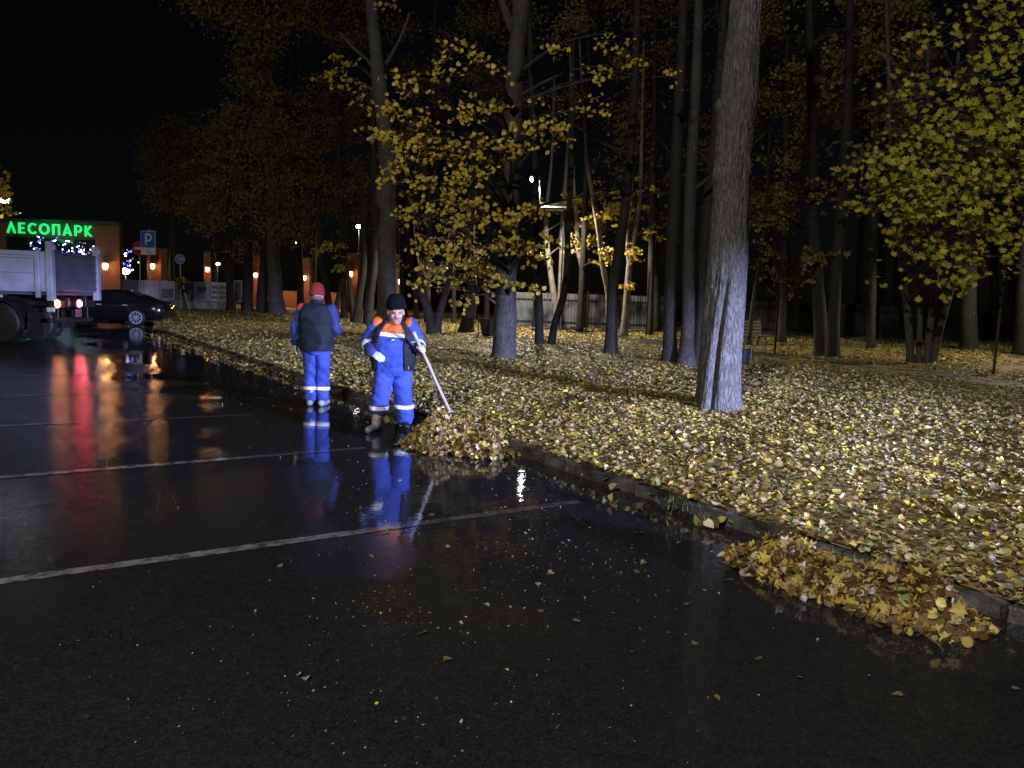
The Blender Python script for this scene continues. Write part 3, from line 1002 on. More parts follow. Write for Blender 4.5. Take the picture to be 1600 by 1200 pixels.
# --- the yellow lime tree in the middle
lime_blobs = []
rr = random.Random(5)
for (x, y, dY, n) in [(640, 150, -3, 5), (610, 175, -3.4, 4), (660, 190, -2.6, 6), (625, 215, -3.2, 7), (680, 215, -3.8, 6), (600, 205, -3.1, 4), (735, 175, -2.6, 6), (770, 165, -2.4, 4), (700, 240, -3.4, 7), (645, 240, -3.2, 6),
                    (760, 245, -3.6, 6), (740, 225, -3.5, 4), (640, 285, -3, 6), (690, 285, -3.1, 6), (720, 275, -3.5, 5), (735, 265, -3.4, 4), (800, 225, -3.6, 5), (830, 215, -3.4, 4), (860, 200, -3, 4), (880, 220, -2.8, 5), (910, 170, -2.6, 4),
                    (870, 170, -2.7, 3), (850, 65, -2.4, 3), (690, 320, -2.8, 6), (640, 335, -2.2, 4), (770, 330, -3.4, 5), (740, 310, -3.4, 5), (790, 350, -3.7, 6), (720, 350, -3, 6), (700, 385, -2.4, 6), (660, 375, -1.8, 5),
                    (760, 375, -3, 6), (820, 330, -3.2, 5), (850, 385, -2.9, 5), (835, 400, -2.6, 4), (800, 380, -3.3, 5), (740, 425, -1.4, 6), (690, 430, -1, 6), (650, 440, -.6, 5), (770, 430, -1.6, 5), (720, 465, -.6, 4), (820, 445, -1.4, 3),
                    (690, 95, -2.4, 4), (730, 90, -2.2, 3), (760, 100, -2.2, 3), (650, 120, -2.6, 4), (960, 50, -2, 2), (990, 100, -1.8, 3), (930, 120, -2, 3), (1055, 120, -1.5, 1), (620, 255, -3.0, 4), (590, 210, -3.1, 2)]:
    lime_blobs.append((x, y, dY + rr.uniform(-.4, .4), .34, .5, .24, n))
make_tree('tree', 'lime tree with sprays of bright yellow leaves behind the worker with the pole', [(787, 566), (788, 520), (791, 450), (795, 360), (798, 260), (802, 180), (807, 90), (815, 0), (822, -150), (830, -380)],
          [39, 36, 34, 33, 32, 30, 28, 27, 23, 16], 'bark_mid', step=.12, n=26, wob=.16,
          extra=[([(807, 60), (790, 20), (770, -40)], [14, 12, 9]), ([(795, 330), (775, 270), (755, 215)], [9, 6, 3])],
          crown=dict(pal='lime', shape='heart', blobs=lime_blobs, per=9.5, size=(.062, .10), spray=.28, loose=.8, singles=300))

# --- the tree just behind the worker's shoulder
make_tree('tree', 'knotty grey tree rising behind the worker with the black hat', [(606, 532), (606, 480), (606, 430), (604, 380), (606, 330), (601, 310), (607, 270), (604, 235), (600, 190), (592, 130), (586, 70), (580, 0), (572, -150), (565, -350)],
          [38, 33, 31, 29, 26, 31, 27, 26, 22, 20, 18, 17, 12, 8], 'bark_grey', step=.12, n=22, wob=.22,
          extra=[([(592, 120), (575, 95), (550, 72), (530, 50)], [7, 5, 4, 2]), ([(603, 100), (625, 60), (640, 20)], [6, 4, 3])],
          crown=dict(pal='lime', shape='heart', per=5, size=(.1, .14), spray=.3, blobs=[(535, 100, -1, .5, .5, .4, 6), (520, 118, -1, .5, .5, .4, 6), (610, 10, -1, .6, .6, .4, 4), (560, 150, 0, .6, .6, .4, 5)]))

# --- trunks in the middle
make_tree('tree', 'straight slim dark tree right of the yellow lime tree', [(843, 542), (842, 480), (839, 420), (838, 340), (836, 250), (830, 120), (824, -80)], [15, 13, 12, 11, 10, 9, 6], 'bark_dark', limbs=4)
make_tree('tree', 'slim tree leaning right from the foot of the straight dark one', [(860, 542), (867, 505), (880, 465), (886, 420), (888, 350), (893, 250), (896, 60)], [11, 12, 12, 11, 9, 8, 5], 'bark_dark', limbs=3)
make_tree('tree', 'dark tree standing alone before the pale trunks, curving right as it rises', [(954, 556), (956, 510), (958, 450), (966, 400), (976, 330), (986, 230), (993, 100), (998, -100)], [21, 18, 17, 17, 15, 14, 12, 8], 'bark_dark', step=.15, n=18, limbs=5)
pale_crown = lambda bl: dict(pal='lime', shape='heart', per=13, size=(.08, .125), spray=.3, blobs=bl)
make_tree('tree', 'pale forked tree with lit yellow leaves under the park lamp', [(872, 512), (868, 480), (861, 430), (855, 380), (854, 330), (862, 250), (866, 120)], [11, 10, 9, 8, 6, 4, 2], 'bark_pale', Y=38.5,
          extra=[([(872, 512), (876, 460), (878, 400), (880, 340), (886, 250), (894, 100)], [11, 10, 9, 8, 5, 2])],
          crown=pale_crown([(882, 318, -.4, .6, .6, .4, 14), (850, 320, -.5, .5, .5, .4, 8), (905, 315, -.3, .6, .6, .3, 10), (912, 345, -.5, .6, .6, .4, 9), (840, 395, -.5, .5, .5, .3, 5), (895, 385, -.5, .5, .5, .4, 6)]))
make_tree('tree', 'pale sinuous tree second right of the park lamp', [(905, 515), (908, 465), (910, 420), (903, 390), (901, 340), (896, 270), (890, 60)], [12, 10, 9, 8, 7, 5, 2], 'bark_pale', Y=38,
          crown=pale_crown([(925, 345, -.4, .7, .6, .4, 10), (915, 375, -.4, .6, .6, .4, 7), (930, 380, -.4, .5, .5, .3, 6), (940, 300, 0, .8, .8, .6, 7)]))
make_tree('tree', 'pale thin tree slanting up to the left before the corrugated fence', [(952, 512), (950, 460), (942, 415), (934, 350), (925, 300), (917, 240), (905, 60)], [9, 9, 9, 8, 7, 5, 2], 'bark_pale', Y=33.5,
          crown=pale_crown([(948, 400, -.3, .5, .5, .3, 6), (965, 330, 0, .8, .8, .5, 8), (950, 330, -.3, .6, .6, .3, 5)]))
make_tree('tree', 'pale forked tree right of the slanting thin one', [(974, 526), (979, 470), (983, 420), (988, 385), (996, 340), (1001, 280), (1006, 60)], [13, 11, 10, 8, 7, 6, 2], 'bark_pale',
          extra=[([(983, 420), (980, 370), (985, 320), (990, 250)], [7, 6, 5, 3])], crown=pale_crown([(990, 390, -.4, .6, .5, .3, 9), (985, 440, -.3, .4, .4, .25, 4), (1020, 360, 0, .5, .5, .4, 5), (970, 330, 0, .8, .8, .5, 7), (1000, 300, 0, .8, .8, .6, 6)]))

# --- the three trunks beside the big one
make_tree('tree', 'left trunk of the close group of three beside the big grey trunk', [(1046, 569), (1047, 520), (1048, 450), (1052, 370), (1056, 280), (1060, 180), (1066, 60), (1072, -150)], [24, 21, 20, 19, 18, 16, 14, 10], 'bark_dark', step=.15, n=20, limbs=5)
make_tree('tree', 'middle trunk of the close group of three beside the big grey trunk', [(1072, 572), (1074, 530), (1076, 450), (1077, 370), (1080, 280), (1085, 180), (1090, 60), (1097, -150)], [30, 22, 20, 18, 17, 16, 14, 10], 'bark_mid', step=.15, n=20, limbs=4)
make_tree('tree', 'right trunk of the close group of three, half behind the big grey trunk', [(1086, 568), (1092, 520), (1098, 440), (1104, 360), (1112, 260), (1122, 150), (1132, 0), (1140, -150)], [20, 19, 20, 18, 16, 14, 12, 9], 'bark_dark', step=.15, n=18, limbs=4)

# --- right side
make_tree('tree', 'left of two dark trunks growing close together right of the big trunk', [(1283, 558), (1281, 500), (1278, 440), (1273, 380), (1268, 320), (1268, 230), (1266, 100), (1264, -80)], [21, 19, 17, 16, 15, 14, 12, 8], 'bark_dark', step=.2, n=16, limbs=4,
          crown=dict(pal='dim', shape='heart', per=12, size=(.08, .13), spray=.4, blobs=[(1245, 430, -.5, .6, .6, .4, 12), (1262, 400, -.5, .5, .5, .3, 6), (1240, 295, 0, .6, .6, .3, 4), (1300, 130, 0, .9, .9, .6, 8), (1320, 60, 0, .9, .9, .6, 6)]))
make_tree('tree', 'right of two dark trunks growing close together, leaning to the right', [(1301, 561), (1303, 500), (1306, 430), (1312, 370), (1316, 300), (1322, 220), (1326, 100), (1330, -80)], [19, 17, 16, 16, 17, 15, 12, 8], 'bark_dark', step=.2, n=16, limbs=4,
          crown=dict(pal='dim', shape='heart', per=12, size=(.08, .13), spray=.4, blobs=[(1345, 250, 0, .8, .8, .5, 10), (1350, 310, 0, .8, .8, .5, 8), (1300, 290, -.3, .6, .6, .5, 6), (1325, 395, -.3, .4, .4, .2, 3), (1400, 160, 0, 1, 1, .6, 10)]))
mapleb = []
rr = random.Random(9)
for (x, y, dY, n) in [(1400, 250, -5, 8), (1440, 240, -5.5, 9), (1480, 230, -6, 9), (1520, 230, -6.2, 9), (1560, 240, -6, 9), (1600, 230, -6, 9), (1640, 240, -6, 9), (1380, 290, -5, 7), (1420, 290, -5.5, 9), (1460, 290, -6, 10), (1500, 290, -6.2, 10), (1540, 290, -6, 9),
                      (1580, 290, -6, 9), (1620, 300, -6, 8), (1390, 330, -4.6, 7), (1430, 340, -5, 8), (1470, 340, -5.4, 9), (1510, 340, -5.5, 9), (1550, 340, -5.4, 9), (1590, 350, -5.4, 8), (1420, 385, -4.6, 6), (1450, 390, -5, 7), (1490, 395, -5, 7), (1530, 375, -5, 6), (1480, 430, -4.6, 5),
                      (1500, 420, -4.6, 4), (1590, 395, -5, 6), (1480, 180, -5.4, 7), (1520, 175, -5.6, 8), (1560, 180, -6, 8), (1600, 170, -6, 8), (1500, 125, -5, 6), (1540, 120, -5.2, 7), (1580, 110, -5.4, 7), (1420, 135, -4, 4), (1395, 140, -4, 3), (1560, 60, -5, 6), (1590, 50, -5, 6), (1370, 250, -4, 4), (1350, 285, -4.4, 4), (1385, 225, -4, 4), (1345, 320, -4, 3), (1455, 60, -4, 4), (1510, 40, -4, 5), (1550, 10, -4, 5), (1600, 5, -4, 5), (1410, 430, -4, 3), (1620, 60, -5, 8), (1660, 150, -5, 8)]:
    mapleb.append((x + rr.uniform(-12, 12), y + rr.uniform(-14, 14), dY + rr.uniform(-1, 1), .5, .7, .34, n))
make_tree('tree', 'maple with yellow green crown over a foot of splayed stems at the right', [(1424, 571), (1420, 520), (1415, 460), (1408, 400), (1400, 330), (1392, 200), (1385, 0)], [11, 10, 9.5, 9, 8, 7, 5], 'bark_grey', step=.2, n=14,
          extra=[([(1436, 572), (1437, 510), (1439, 440), (1442, 370), (1447, 250), (1450, 60)], [10, 9, 8, 7, 6, 5]), ([(1447, 572), (1453, 510), (1461, 440), (1470, 370), (1484, 250), (1498, 80)], [11, 10, 9, 8, 7, 5]),
                 ([(1457, 570), (1470, 510), (1485, 455), (1503, 390), (1532, 280), (1570, 120)], [10, 10, 9, 8, 7, 5])],
          crown=dict(pal='maple', shape='maple', per=7, size=(.085, .155), spray=.46, loose=2.0, blobs=mapleb, singles=300))
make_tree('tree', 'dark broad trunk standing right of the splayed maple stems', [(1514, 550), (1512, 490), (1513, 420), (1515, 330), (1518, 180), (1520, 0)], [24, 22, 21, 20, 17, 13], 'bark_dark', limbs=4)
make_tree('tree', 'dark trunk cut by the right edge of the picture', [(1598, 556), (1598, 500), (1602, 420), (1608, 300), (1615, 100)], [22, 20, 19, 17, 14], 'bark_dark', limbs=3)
make_tree('tree', 'thin curved sapling right of the big trunk', [(1172, 505), (1180, 450), (1190, 390), (1196, 330), (1200, 270), (1203, 200)], [7, 6, 5, 5, 4, 3], 'bark_dark', Y=30,
          crown=dict(pal='dim', shape='heart', per=12, size=(.08, .12), spray=.4, blobs=[(1215, 350, 0, .9, .9, .8, 14), (1200, 420, 0, .8, .8, .7, 10), (1225, 290, 0, .8, .8, .7, 10), (1170, 250, 0, .7, .7, .7, 5)]))

# --- left and middle distance
make_tree('tree', 'dark tree with a thick curved foot left of the yellow lime tree', [(727, 522), (731, 500), (738, 465), (737, 430), (735, 380), (738, 320), (742, 200)], [24, 20, 18, 15, 13, 12, 8], 'bark_dark', step=.2,
          extra=[([(738, 470), (752, 440), (762, 400)], [9, 7, 5])], crown=dict(pal='dim', shape='heart', per=15, size=(.07, .11), spray=.4, blobs=[(700, 430, 0, 1.0, 1, .7, 16), (670, 410, 0, 1, 1, .7, 14), (740, 400, 0, 1, 1, .6, 12), (690, 360, 0, 1, 1, .7, 12), (650, 340, 0, .9, .9, .6, 8), (720, 320, 0, .9, .9, .6, 8)]))
make_tree('tree', 'dark tree forking in a wide V beside the black hatted worker', [(676, 513), (670, 490), (662, 465), (655, 440), (648, 400), (640, 330)], [16, 15, 15, 14, 11, 8], 'bark_dark', Y=30,
          extra=[([(680, 513), (688, 485), (695, 462), (703, 430), (708, 380)], [14, 12, 10, 8, 6])])
make_tree('tree', 'slim grey tree between the V forked tree and the curved foot', [(709, 497), (709, 470), (708, 430), (706, 380), (704, 300)], [9, 7, 7, 6, 4], 'bark_dark', Y=42)
make_tree('tree', 'dark tree just left of the knotty grey tree', [(575, 498), (578, 460), (584, 420), (586, 370), (584, 280), (580, 150)], [17, 14, 14, 12, 10, 7], 'bark_dark', Y=36, limbs=3)
make_tree('tree', 'dark slim tree leaning right by the lit brick pillar', [(556, 497), (562, 460), (568, 420), (567, 350), (562, 250)], [13, 12, 11, 9, 6], 'bark_dark', Y=37, limbs=3)
make_tree('tree', 'thin dark tree leaning left across the lit brick pillar', [(553, 495), (547, 450), (541, 420), (528, 390), (515, 365)], [9, 8, 7, 6, 4], 'bark_dark', Y=40,
          crown=dict(pal='maple', shape='heart', per=12, size=(.08, .13), spray=.4, blobs=[(520, 385, 0, .8, .7, .5, 8), (510, 380, 0, .7, .7, .5, 5), (530, 420, 0, .5, .5, .4, 4)]))
make_tree('tree', 'thin dark stem slanting right before the low brick wall', [(523, 490), (530, 455), (536, 430), (540, 395), (543, 330)], [8, 7, 6, 5, 4], 'bark_dark', Y=42)
make_tree('tree', 'dark stem rising behind the red hatted worker', [(517, 487), (510, 450), (504, 420), (500, 380), (498, 300)], [12, 10, 9, 8, 5], 'bark_dark', Y=44)
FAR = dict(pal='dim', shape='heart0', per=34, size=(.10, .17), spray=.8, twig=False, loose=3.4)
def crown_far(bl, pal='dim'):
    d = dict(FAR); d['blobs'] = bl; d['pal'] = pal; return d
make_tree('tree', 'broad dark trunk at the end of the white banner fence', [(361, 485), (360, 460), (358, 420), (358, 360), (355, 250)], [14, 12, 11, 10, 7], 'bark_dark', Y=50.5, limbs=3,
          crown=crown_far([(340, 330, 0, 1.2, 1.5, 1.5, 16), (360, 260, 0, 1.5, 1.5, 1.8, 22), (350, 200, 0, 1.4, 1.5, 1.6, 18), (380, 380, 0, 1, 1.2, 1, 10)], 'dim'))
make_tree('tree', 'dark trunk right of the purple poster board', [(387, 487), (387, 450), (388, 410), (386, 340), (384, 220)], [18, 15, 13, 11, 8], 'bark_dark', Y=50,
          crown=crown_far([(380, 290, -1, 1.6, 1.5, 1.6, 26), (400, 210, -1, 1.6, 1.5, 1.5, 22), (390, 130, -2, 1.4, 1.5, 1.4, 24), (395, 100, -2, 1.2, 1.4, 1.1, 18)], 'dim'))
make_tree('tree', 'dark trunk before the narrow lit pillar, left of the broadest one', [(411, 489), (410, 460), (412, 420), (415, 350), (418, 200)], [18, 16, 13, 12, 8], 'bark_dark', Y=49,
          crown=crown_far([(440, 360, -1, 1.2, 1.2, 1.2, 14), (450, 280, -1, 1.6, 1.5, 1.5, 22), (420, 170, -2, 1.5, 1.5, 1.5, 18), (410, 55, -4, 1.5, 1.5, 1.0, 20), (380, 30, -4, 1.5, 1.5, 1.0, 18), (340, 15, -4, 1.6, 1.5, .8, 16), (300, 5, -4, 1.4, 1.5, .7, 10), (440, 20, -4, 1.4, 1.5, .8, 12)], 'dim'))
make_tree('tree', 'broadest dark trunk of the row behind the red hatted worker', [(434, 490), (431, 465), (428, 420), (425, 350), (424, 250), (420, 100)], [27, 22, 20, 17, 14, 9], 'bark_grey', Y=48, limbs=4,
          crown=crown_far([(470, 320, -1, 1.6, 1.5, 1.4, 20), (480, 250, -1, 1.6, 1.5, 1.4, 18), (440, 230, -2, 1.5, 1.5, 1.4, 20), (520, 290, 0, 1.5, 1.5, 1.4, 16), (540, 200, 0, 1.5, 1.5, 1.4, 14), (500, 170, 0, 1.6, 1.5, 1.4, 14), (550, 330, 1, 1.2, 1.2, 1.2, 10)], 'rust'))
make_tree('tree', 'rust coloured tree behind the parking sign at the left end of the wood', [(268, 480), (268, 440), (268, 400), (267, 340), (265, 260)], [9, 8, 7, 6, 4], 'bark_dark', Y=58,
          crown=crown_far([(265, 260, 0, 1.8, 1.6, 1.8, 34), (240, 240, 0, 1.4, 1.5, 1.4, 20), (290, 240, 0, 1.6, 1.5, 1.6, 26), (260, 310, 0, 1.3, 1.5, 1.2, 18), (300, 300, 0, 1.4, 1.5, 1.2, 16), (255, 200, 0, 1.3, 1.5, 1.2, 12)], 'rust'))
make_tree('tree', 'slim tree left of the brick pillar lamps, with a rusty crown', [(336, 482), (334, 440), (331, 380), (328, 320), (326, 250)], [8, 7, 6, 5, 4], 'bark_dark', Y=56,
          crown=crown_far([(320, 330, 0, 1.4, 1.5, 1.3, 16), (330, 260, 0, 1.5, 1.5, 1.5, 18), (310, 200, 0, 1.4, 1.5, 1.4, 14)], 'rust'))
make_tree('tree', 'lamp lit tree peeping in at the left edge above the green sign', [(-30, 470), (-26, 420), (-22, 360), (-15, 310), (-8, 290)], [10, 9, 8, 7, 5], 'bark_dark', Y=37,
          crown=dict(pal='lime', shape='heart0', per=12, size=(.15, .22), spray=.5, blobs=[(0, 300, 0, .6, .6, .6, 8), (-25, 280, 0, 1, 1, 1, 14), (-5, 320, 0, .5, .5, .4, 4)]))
# high canopy of the wood closing over the trunks
def canopy(label, px, w, Y, blobs, pal, group=None):
    make_tree('tree', label, px, w, 'bark_dark', Y=Y, limbs=3, n=12, step=.5, crown=dict(pal=pal, shape='heart0', per=26, size=(.08, .14), spray=.7, twig=False, loose=3.2, blobs=blobs))
rr = random.Random(21)
def bl(x0, x1, y0, y1, n, m=9):
    return [(rr.uniform(x0, x1), rr.uniform(y0, y1), rr.uniform(-1.5, 1.5), 1.0, 1.0, .7, m) for _ in range(n)]
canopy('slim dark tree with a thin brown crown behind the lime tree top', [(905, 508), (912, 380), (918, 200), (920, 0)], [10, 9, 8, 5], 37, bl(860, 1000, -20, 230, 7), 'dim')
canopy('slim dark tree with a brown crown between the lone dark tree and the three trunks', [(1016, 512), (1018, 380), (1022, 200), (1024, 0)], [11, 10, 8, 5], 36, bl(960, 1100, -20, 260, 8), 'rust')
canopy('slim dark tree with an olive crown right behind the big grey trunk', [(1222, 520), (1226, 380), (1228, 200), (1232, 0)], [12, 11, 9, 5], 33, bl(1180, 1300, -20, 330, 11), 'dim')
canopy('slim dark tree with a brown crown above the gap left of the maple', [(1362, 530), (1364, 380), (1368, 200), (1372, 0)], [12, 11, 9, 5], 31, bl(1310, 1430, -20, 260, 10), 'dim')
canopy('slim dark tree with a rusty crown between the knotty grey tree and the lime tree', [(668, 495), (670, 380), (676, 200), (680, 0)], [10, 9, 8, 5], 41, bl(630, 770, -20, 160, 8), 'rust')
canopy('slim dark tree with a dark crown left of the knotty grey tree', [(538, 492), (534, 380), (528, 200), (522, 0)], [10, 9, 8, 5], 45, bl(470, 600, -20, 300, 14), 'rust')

# unlit wood further back
dark = [(760, 500, 46), (805, 497, 50), (1025, 520, 40), (1140, 512, 44), (1200, 520, 46), (1232, 512, 52), (1340, 525, 44), (1375, 515, 50), (1400, 520, 54), (1555, 530, 46), (1580, 520, 52), (470, 484, 56), (490, 483, 60), (630, 488, 52), (650, 490, 48), (1120, 505, 56), (1250, 510, 58), (1450, 520, 58), (1490, 525, 50), (1540, 520, 60), (1310, 512, 60), (1165, 508, 52)]
for i, (x, y, Y) in enumerate(dark[:16]):
    w = random.uniform(7, 13) * 46 / Y
    ln = random.uniform(-14, 18)
    y = P_y = 0
    b = at(x, 500, Y); 
    d = ray(x, 500)
    # foot on the ground at that distance
    yy = 465 + (x - 800) * .035 + 1.55 * 1200 / Y
    bl = [(x + ln + random.uniform(-40, 40), random.uniform(20, 330), random.uniform(-2, 2), 1.6, 1.6, 1.5, 7) for q in range(4)]
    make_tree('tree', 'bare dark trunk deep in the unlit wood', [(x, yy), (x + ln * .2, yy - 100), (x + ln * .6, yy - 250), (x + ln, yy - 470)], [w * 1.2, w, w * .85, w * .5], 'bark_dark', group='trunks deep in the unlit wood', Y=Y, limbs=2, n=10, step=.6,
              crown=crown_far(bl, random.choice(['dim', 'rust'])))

# ------------------------------------------------------------------ building with the green sign
M['brick'] = mat('orange_brick', (0.19, 0.072, 0.033), 0.8, 0.25, 14, 0.5, 60, 0.01)
M['mortar'] = mat('mortar', (0.11, 0.085, 0.065), 0.9)
M['roof'] = mat('dark_roof_metal', (0.03, 0.03, 0.032), 0.6)
M['dark'] = mat('dark_painted_metal', (0.02, 0.02, 0.022), 0.45)
M['black'] = mat('black_rubber', (0.018, 0.018, 0.02), 0.6, bump=.3)
M['steel'] = mat('galvanised_steel', (0.34, 0.35, 0.36), 0.42, 0.2, 5, metal=0.5)
M['white'] = mat('white_paint', (0.72, 0.73, 0.74), 0.5, .08)
M['plinth'] = mat('pale_concrete', (0.42, 0.41, 0.40), 0.85, .2, 4, .3)
M['greenglow'] = emit('lit_green_letter', (0.01, 0.80, 0.20), 1.0)
M['warmglow'] = emit('warm_lamp_glass', (1.0, 0.55, 0.22), 11)
M['whiteglow'] = emit('white_lamp_glass', (0.95, 0.97, 1.0), 90)
M['bluebulb'] = emit('blue_fairy_bulb', (0.12, 0.12, 1.0), 5)
M['whitebulb'] = emit('white_fairy_bulb', (0.95, 0.95, 1.0), 9)
M['roofsheet'] = mat('dull_roof_sheet', (0.10, 0.105, 0.11), 0.42, .2, 5, metal=.3)
M['glass'] = mat('dark_window_glass', (0.012, 0.012, 0.014), 0.05, spec=.6)

BY = 45.0
def bX(px): return float(at(px, 400, BY)[0])
def bZ(px, py): return float(at(px, py, BY)[2])
xr = bX(187); zt = bZ(187, 352)
bld = thing('brick_building', 'low orange brick building with green lit letters over a wide glazed opening', 'building', (xr - 6, BY, 0))
# walls butt round the glazed opening (picture 10..150, 371..)
ox0, ox1, oz1 = bX(9), bX(150), bZ(80, 371)
def bbx(name, x0, x1, y0, y1, z0, z1, m, parent=bld, **k):
    mb = MB(); mb.box(((x0 + x1) / 2, (y0 + y1) / 2, (z0 + z1) / 2), (abs(x1 - x0), abs(y1 - y0), abs(z1 - z0)))
    return mb.build(name, M[m] if isinstance(m, str) else m, parent, world=True)
bbx('wall', ox1, xr, BY, BY + .35, 0, zt, 'mortar')
bbx('wall', xr - 16, ox0, BY, BY + .35, 0, zt, 'mortar')
bbx('wall', ox0, ox1, BY, BY + .35, oz1, zt, 'mortar')
bbx('wall', ox0, ox1, BY, BY + .35, 0, .5, 'mortar')
# the end wall runs back at a slant
mb = MB(); mb.prism([(xr - .36, BY + .352), (xr - .02, BY + .352), (xr - 6.02, BY + 9), (xr - 6.36, BY + 9)], 0, zt); mb.build('wall', M['mortar'], bld, world=True)
bbx('wall', xr - 16, xr - 6.02, BY + 9.002, BY + 9.3, 0, zt, 'mortar')
# brick courses proud of the mortar bed: right hand pier and the band over the opening
def bricks_stuff(x0, x1, z0, z1, y, name='brickwork', parent=bld, L=.25, H=.075, g=.012, dp=.012, m='brick'):
    mb = MB(); r = random.Random(int(x0 * 10))
    k = 0; z = z0
    while z + H <= z1 + 1e-6:
        x = x0 - (L / 2 if k % 2 else 0)
        while x < x1:
            a, b = max(x, x0), min(x + L - g, x1)
            if b - a > .03:
                d = dp + r.uniform(0, .005)
                mb.add([(a, y, z), (b, y, z), (b, y, z + H - g), (a, y, z + H - g), (a, y - d, z), (b, y - d, z), (b, y - d, z + H - g), (a, y - d, z + H - g)],
                       [(4, 5, 6, 7), (0, 1, 5, 4), (1, 2, 6, 5), (2, 3, 7, 6), (3, 0, 4, 7)])
            x += L
        z += H; k += 1
    o = mb.build(name, M[m], parent, world=True)
    o['kind'] = 'stuff'
    return o
bricks_stuff(ox1, xr, .1, zt - .05, BY, L=.26, H=.085)
bricks_stuff(ox0, ox1, oz1, zt - .05, BY, L=.26, H=.085)
bricks_stuff(xr - 16, ox0, .1, zt - .05, BY, L=.26, H=.085)
mb = MB()
rp = [(xr - 16.6, BY - .45), (xr + .12, BY - .45), (xr + .02, BY + .2), (xr - 5.9, BY + 9.5), (xr - 16.6, BY + 9.5)]
mb.prism(rp, zt + .002, zt + .16)
mb.build('roof', M['roof'], bld, world=True)
# glazing
for i in range(4):
    a = ox0 + (ox1 - ox0) * i / 4 + .04; b = ox0 + (ox1 - ox0) * (i + 1) / 4 - .04
    w = bbx('window', a, b, BY + .12, BY + .15, .52, oz1 - .02, 'glass')
    mbf = MB()
    for xx in (a - .02, b + .02): mbf.box((xx, BY + .1, (oz1 + .5) / 2), (.055, .1, oz1 - .54))
    mbf.box(((a + b) / 2, BY + .1, oz1 - .05), (b - a - .02, .08, .06)); mbf.box(((a + b) / 2, BY + .1, 2.6), (b - a - .02, .06, .05))
    f = mbf.build('frame', M['dark'], w)
    f.data.transform(Matrix.Translation(-bld.location))
# letters
def letter_strokes(mb, strokes, M_, th=.16, dp=.09):
    """strokes: lists of 2D points of one letter, unit height"""
    for st in strokes:
        st = [Vector((p[0], p[1], 0)) for p in st]
        closed = (st[0] - st[-1]).length < 1e-4
        n = len(st)
        Lp, Rp = [], []
        for i, p in enumerate(st):
            if closed:
                a = st[(i - 1) % (n - 1)]; b = st[(i + 1) % (n - 1)]
            else:
                a = st[max(i - 1, 0)]; b = st[min(i + 1, n - 1)]
            t1 = (p - a).normalized() if (p - a).length > 1e-6 else (b - p).normalized()
            t2 = (b - p).normalized() if (b - p).length > 1e-6 else t1
            t = (t1 + t2).normalized(); nn = Vector((-t.y, t.x, 0))
            k = min(1 / max(.35, nn.dot(Vector((-t1.y, t1.x, 0)))), 2.2)
            Lp.append(p + nn * th / 2 * k); Rp.append(p - nn * th / 2 * k)
        vs = [M_ @ Vector((q.x, q.y, z)) for z in (0, dp) for q in Lp + Rp]
        m = 2 * n; fs = []
        for i in range(n - 1):
            fs += [(m + i, m + i + 1, m + n + i + 1, m + n + i), (i, n + i, n + i + 1, i + 1), (i, i + 1, m + i + 1, m + i), (n + i, m + n + i, m + n + i + 1, n + i + 1)]
        if not closed:
            fs += [(0, m, m + n, n), (n - 1, n + n - 1, m + n + n - 1, m + n - 1)]
        mb.add(vs, fs)
def arc(cx, cy, rx, ry, a0, a1, n=18):
    return [(cx + rx * math.cos(math.radians(a0 + (a1 - a0) * i / n)), cy + ry * math.sin(math.radians(a0 + (a1 - a0) * i / n))) for i in range(n + 1)]
GL = {
    'Л': ([[(.04, 0), (.40, .93), (.76, 0)]], .80), 'Е': ([[(.60, .08), (.10, .08), (.10, .92), (.60, .92)], [(.10, .5), (.55, .5)]], .66),
    'С': ([arc(.46, .5, .40, .43, 48, 312)], .80), 'О': ([arc(.48, .5, .42, .43, 0, 360, 24)], .96), 'П': ([[(.10, 0), (.10, .92), (.66, .92), (.66, 0)]], .76),
    'А': ([[(.04, 0), (.40, .93), (.76, 0)], [(.2, .27), (.6, .27)]], .80), 'Р': ([[(.10, 0), (.10, .92), (.40, .92)] + arc(.40, .66, .24, .26, 90, -90, 10) + [(.10, .40)]], .70),
    'К': ([[(.10, 0), (.10, 1)], [(.62, .98), (.16, .48), (.64, .02)]], .70)}
sgn = thing('lit_sign', 'glowing green letters ЛЕСОПАРК mounted on the brick wall', 'sign', (bX(80), BY - .05, bZ(80, 366)))
x = bX(14.5); xe = bX(146)
tot = sum(GL[c][1] for c in 'ЛЕСОПАРК') + .30 * 7
sc_ = (xe - x) / tot; hgt = .62
for i, c in enumerate('ЛЕСОПАРК'):
    pxx = 14.5 + (146 - 14.5) * (x - bX(14.5)) / (xe - bX(14.5))
    zb = bZ(pxx, 364.0 + (pxx - 14) * .047)
    Mx = Matrix.Translation((x, BY - .05, zb)) @ Matrix(((sc_, 0, 0, 0), (0, 0, -1, 0), (0, hgt, 0, 0), (0, 0, 0, 1)))
    mb = MB(); letter_strokes(mb, GL[c][0], Mx, .155, .1)
    mb.build('letter', M['greenglow'], sgn, world=True)
    x += (GL[c][1] + .30) * sc_
mb = MB(); mb.box((bX(80), BY - .03, bZ(80, 369)), (xe - bX(14) , .03, .05)); mb.build('rail', M['dark'], sgn, world=True)
pointlight('green_sign_light', (bX(80), BY - 1.2, bZ(80, 362)), 45, (0.02, 1, 0.3), .6)

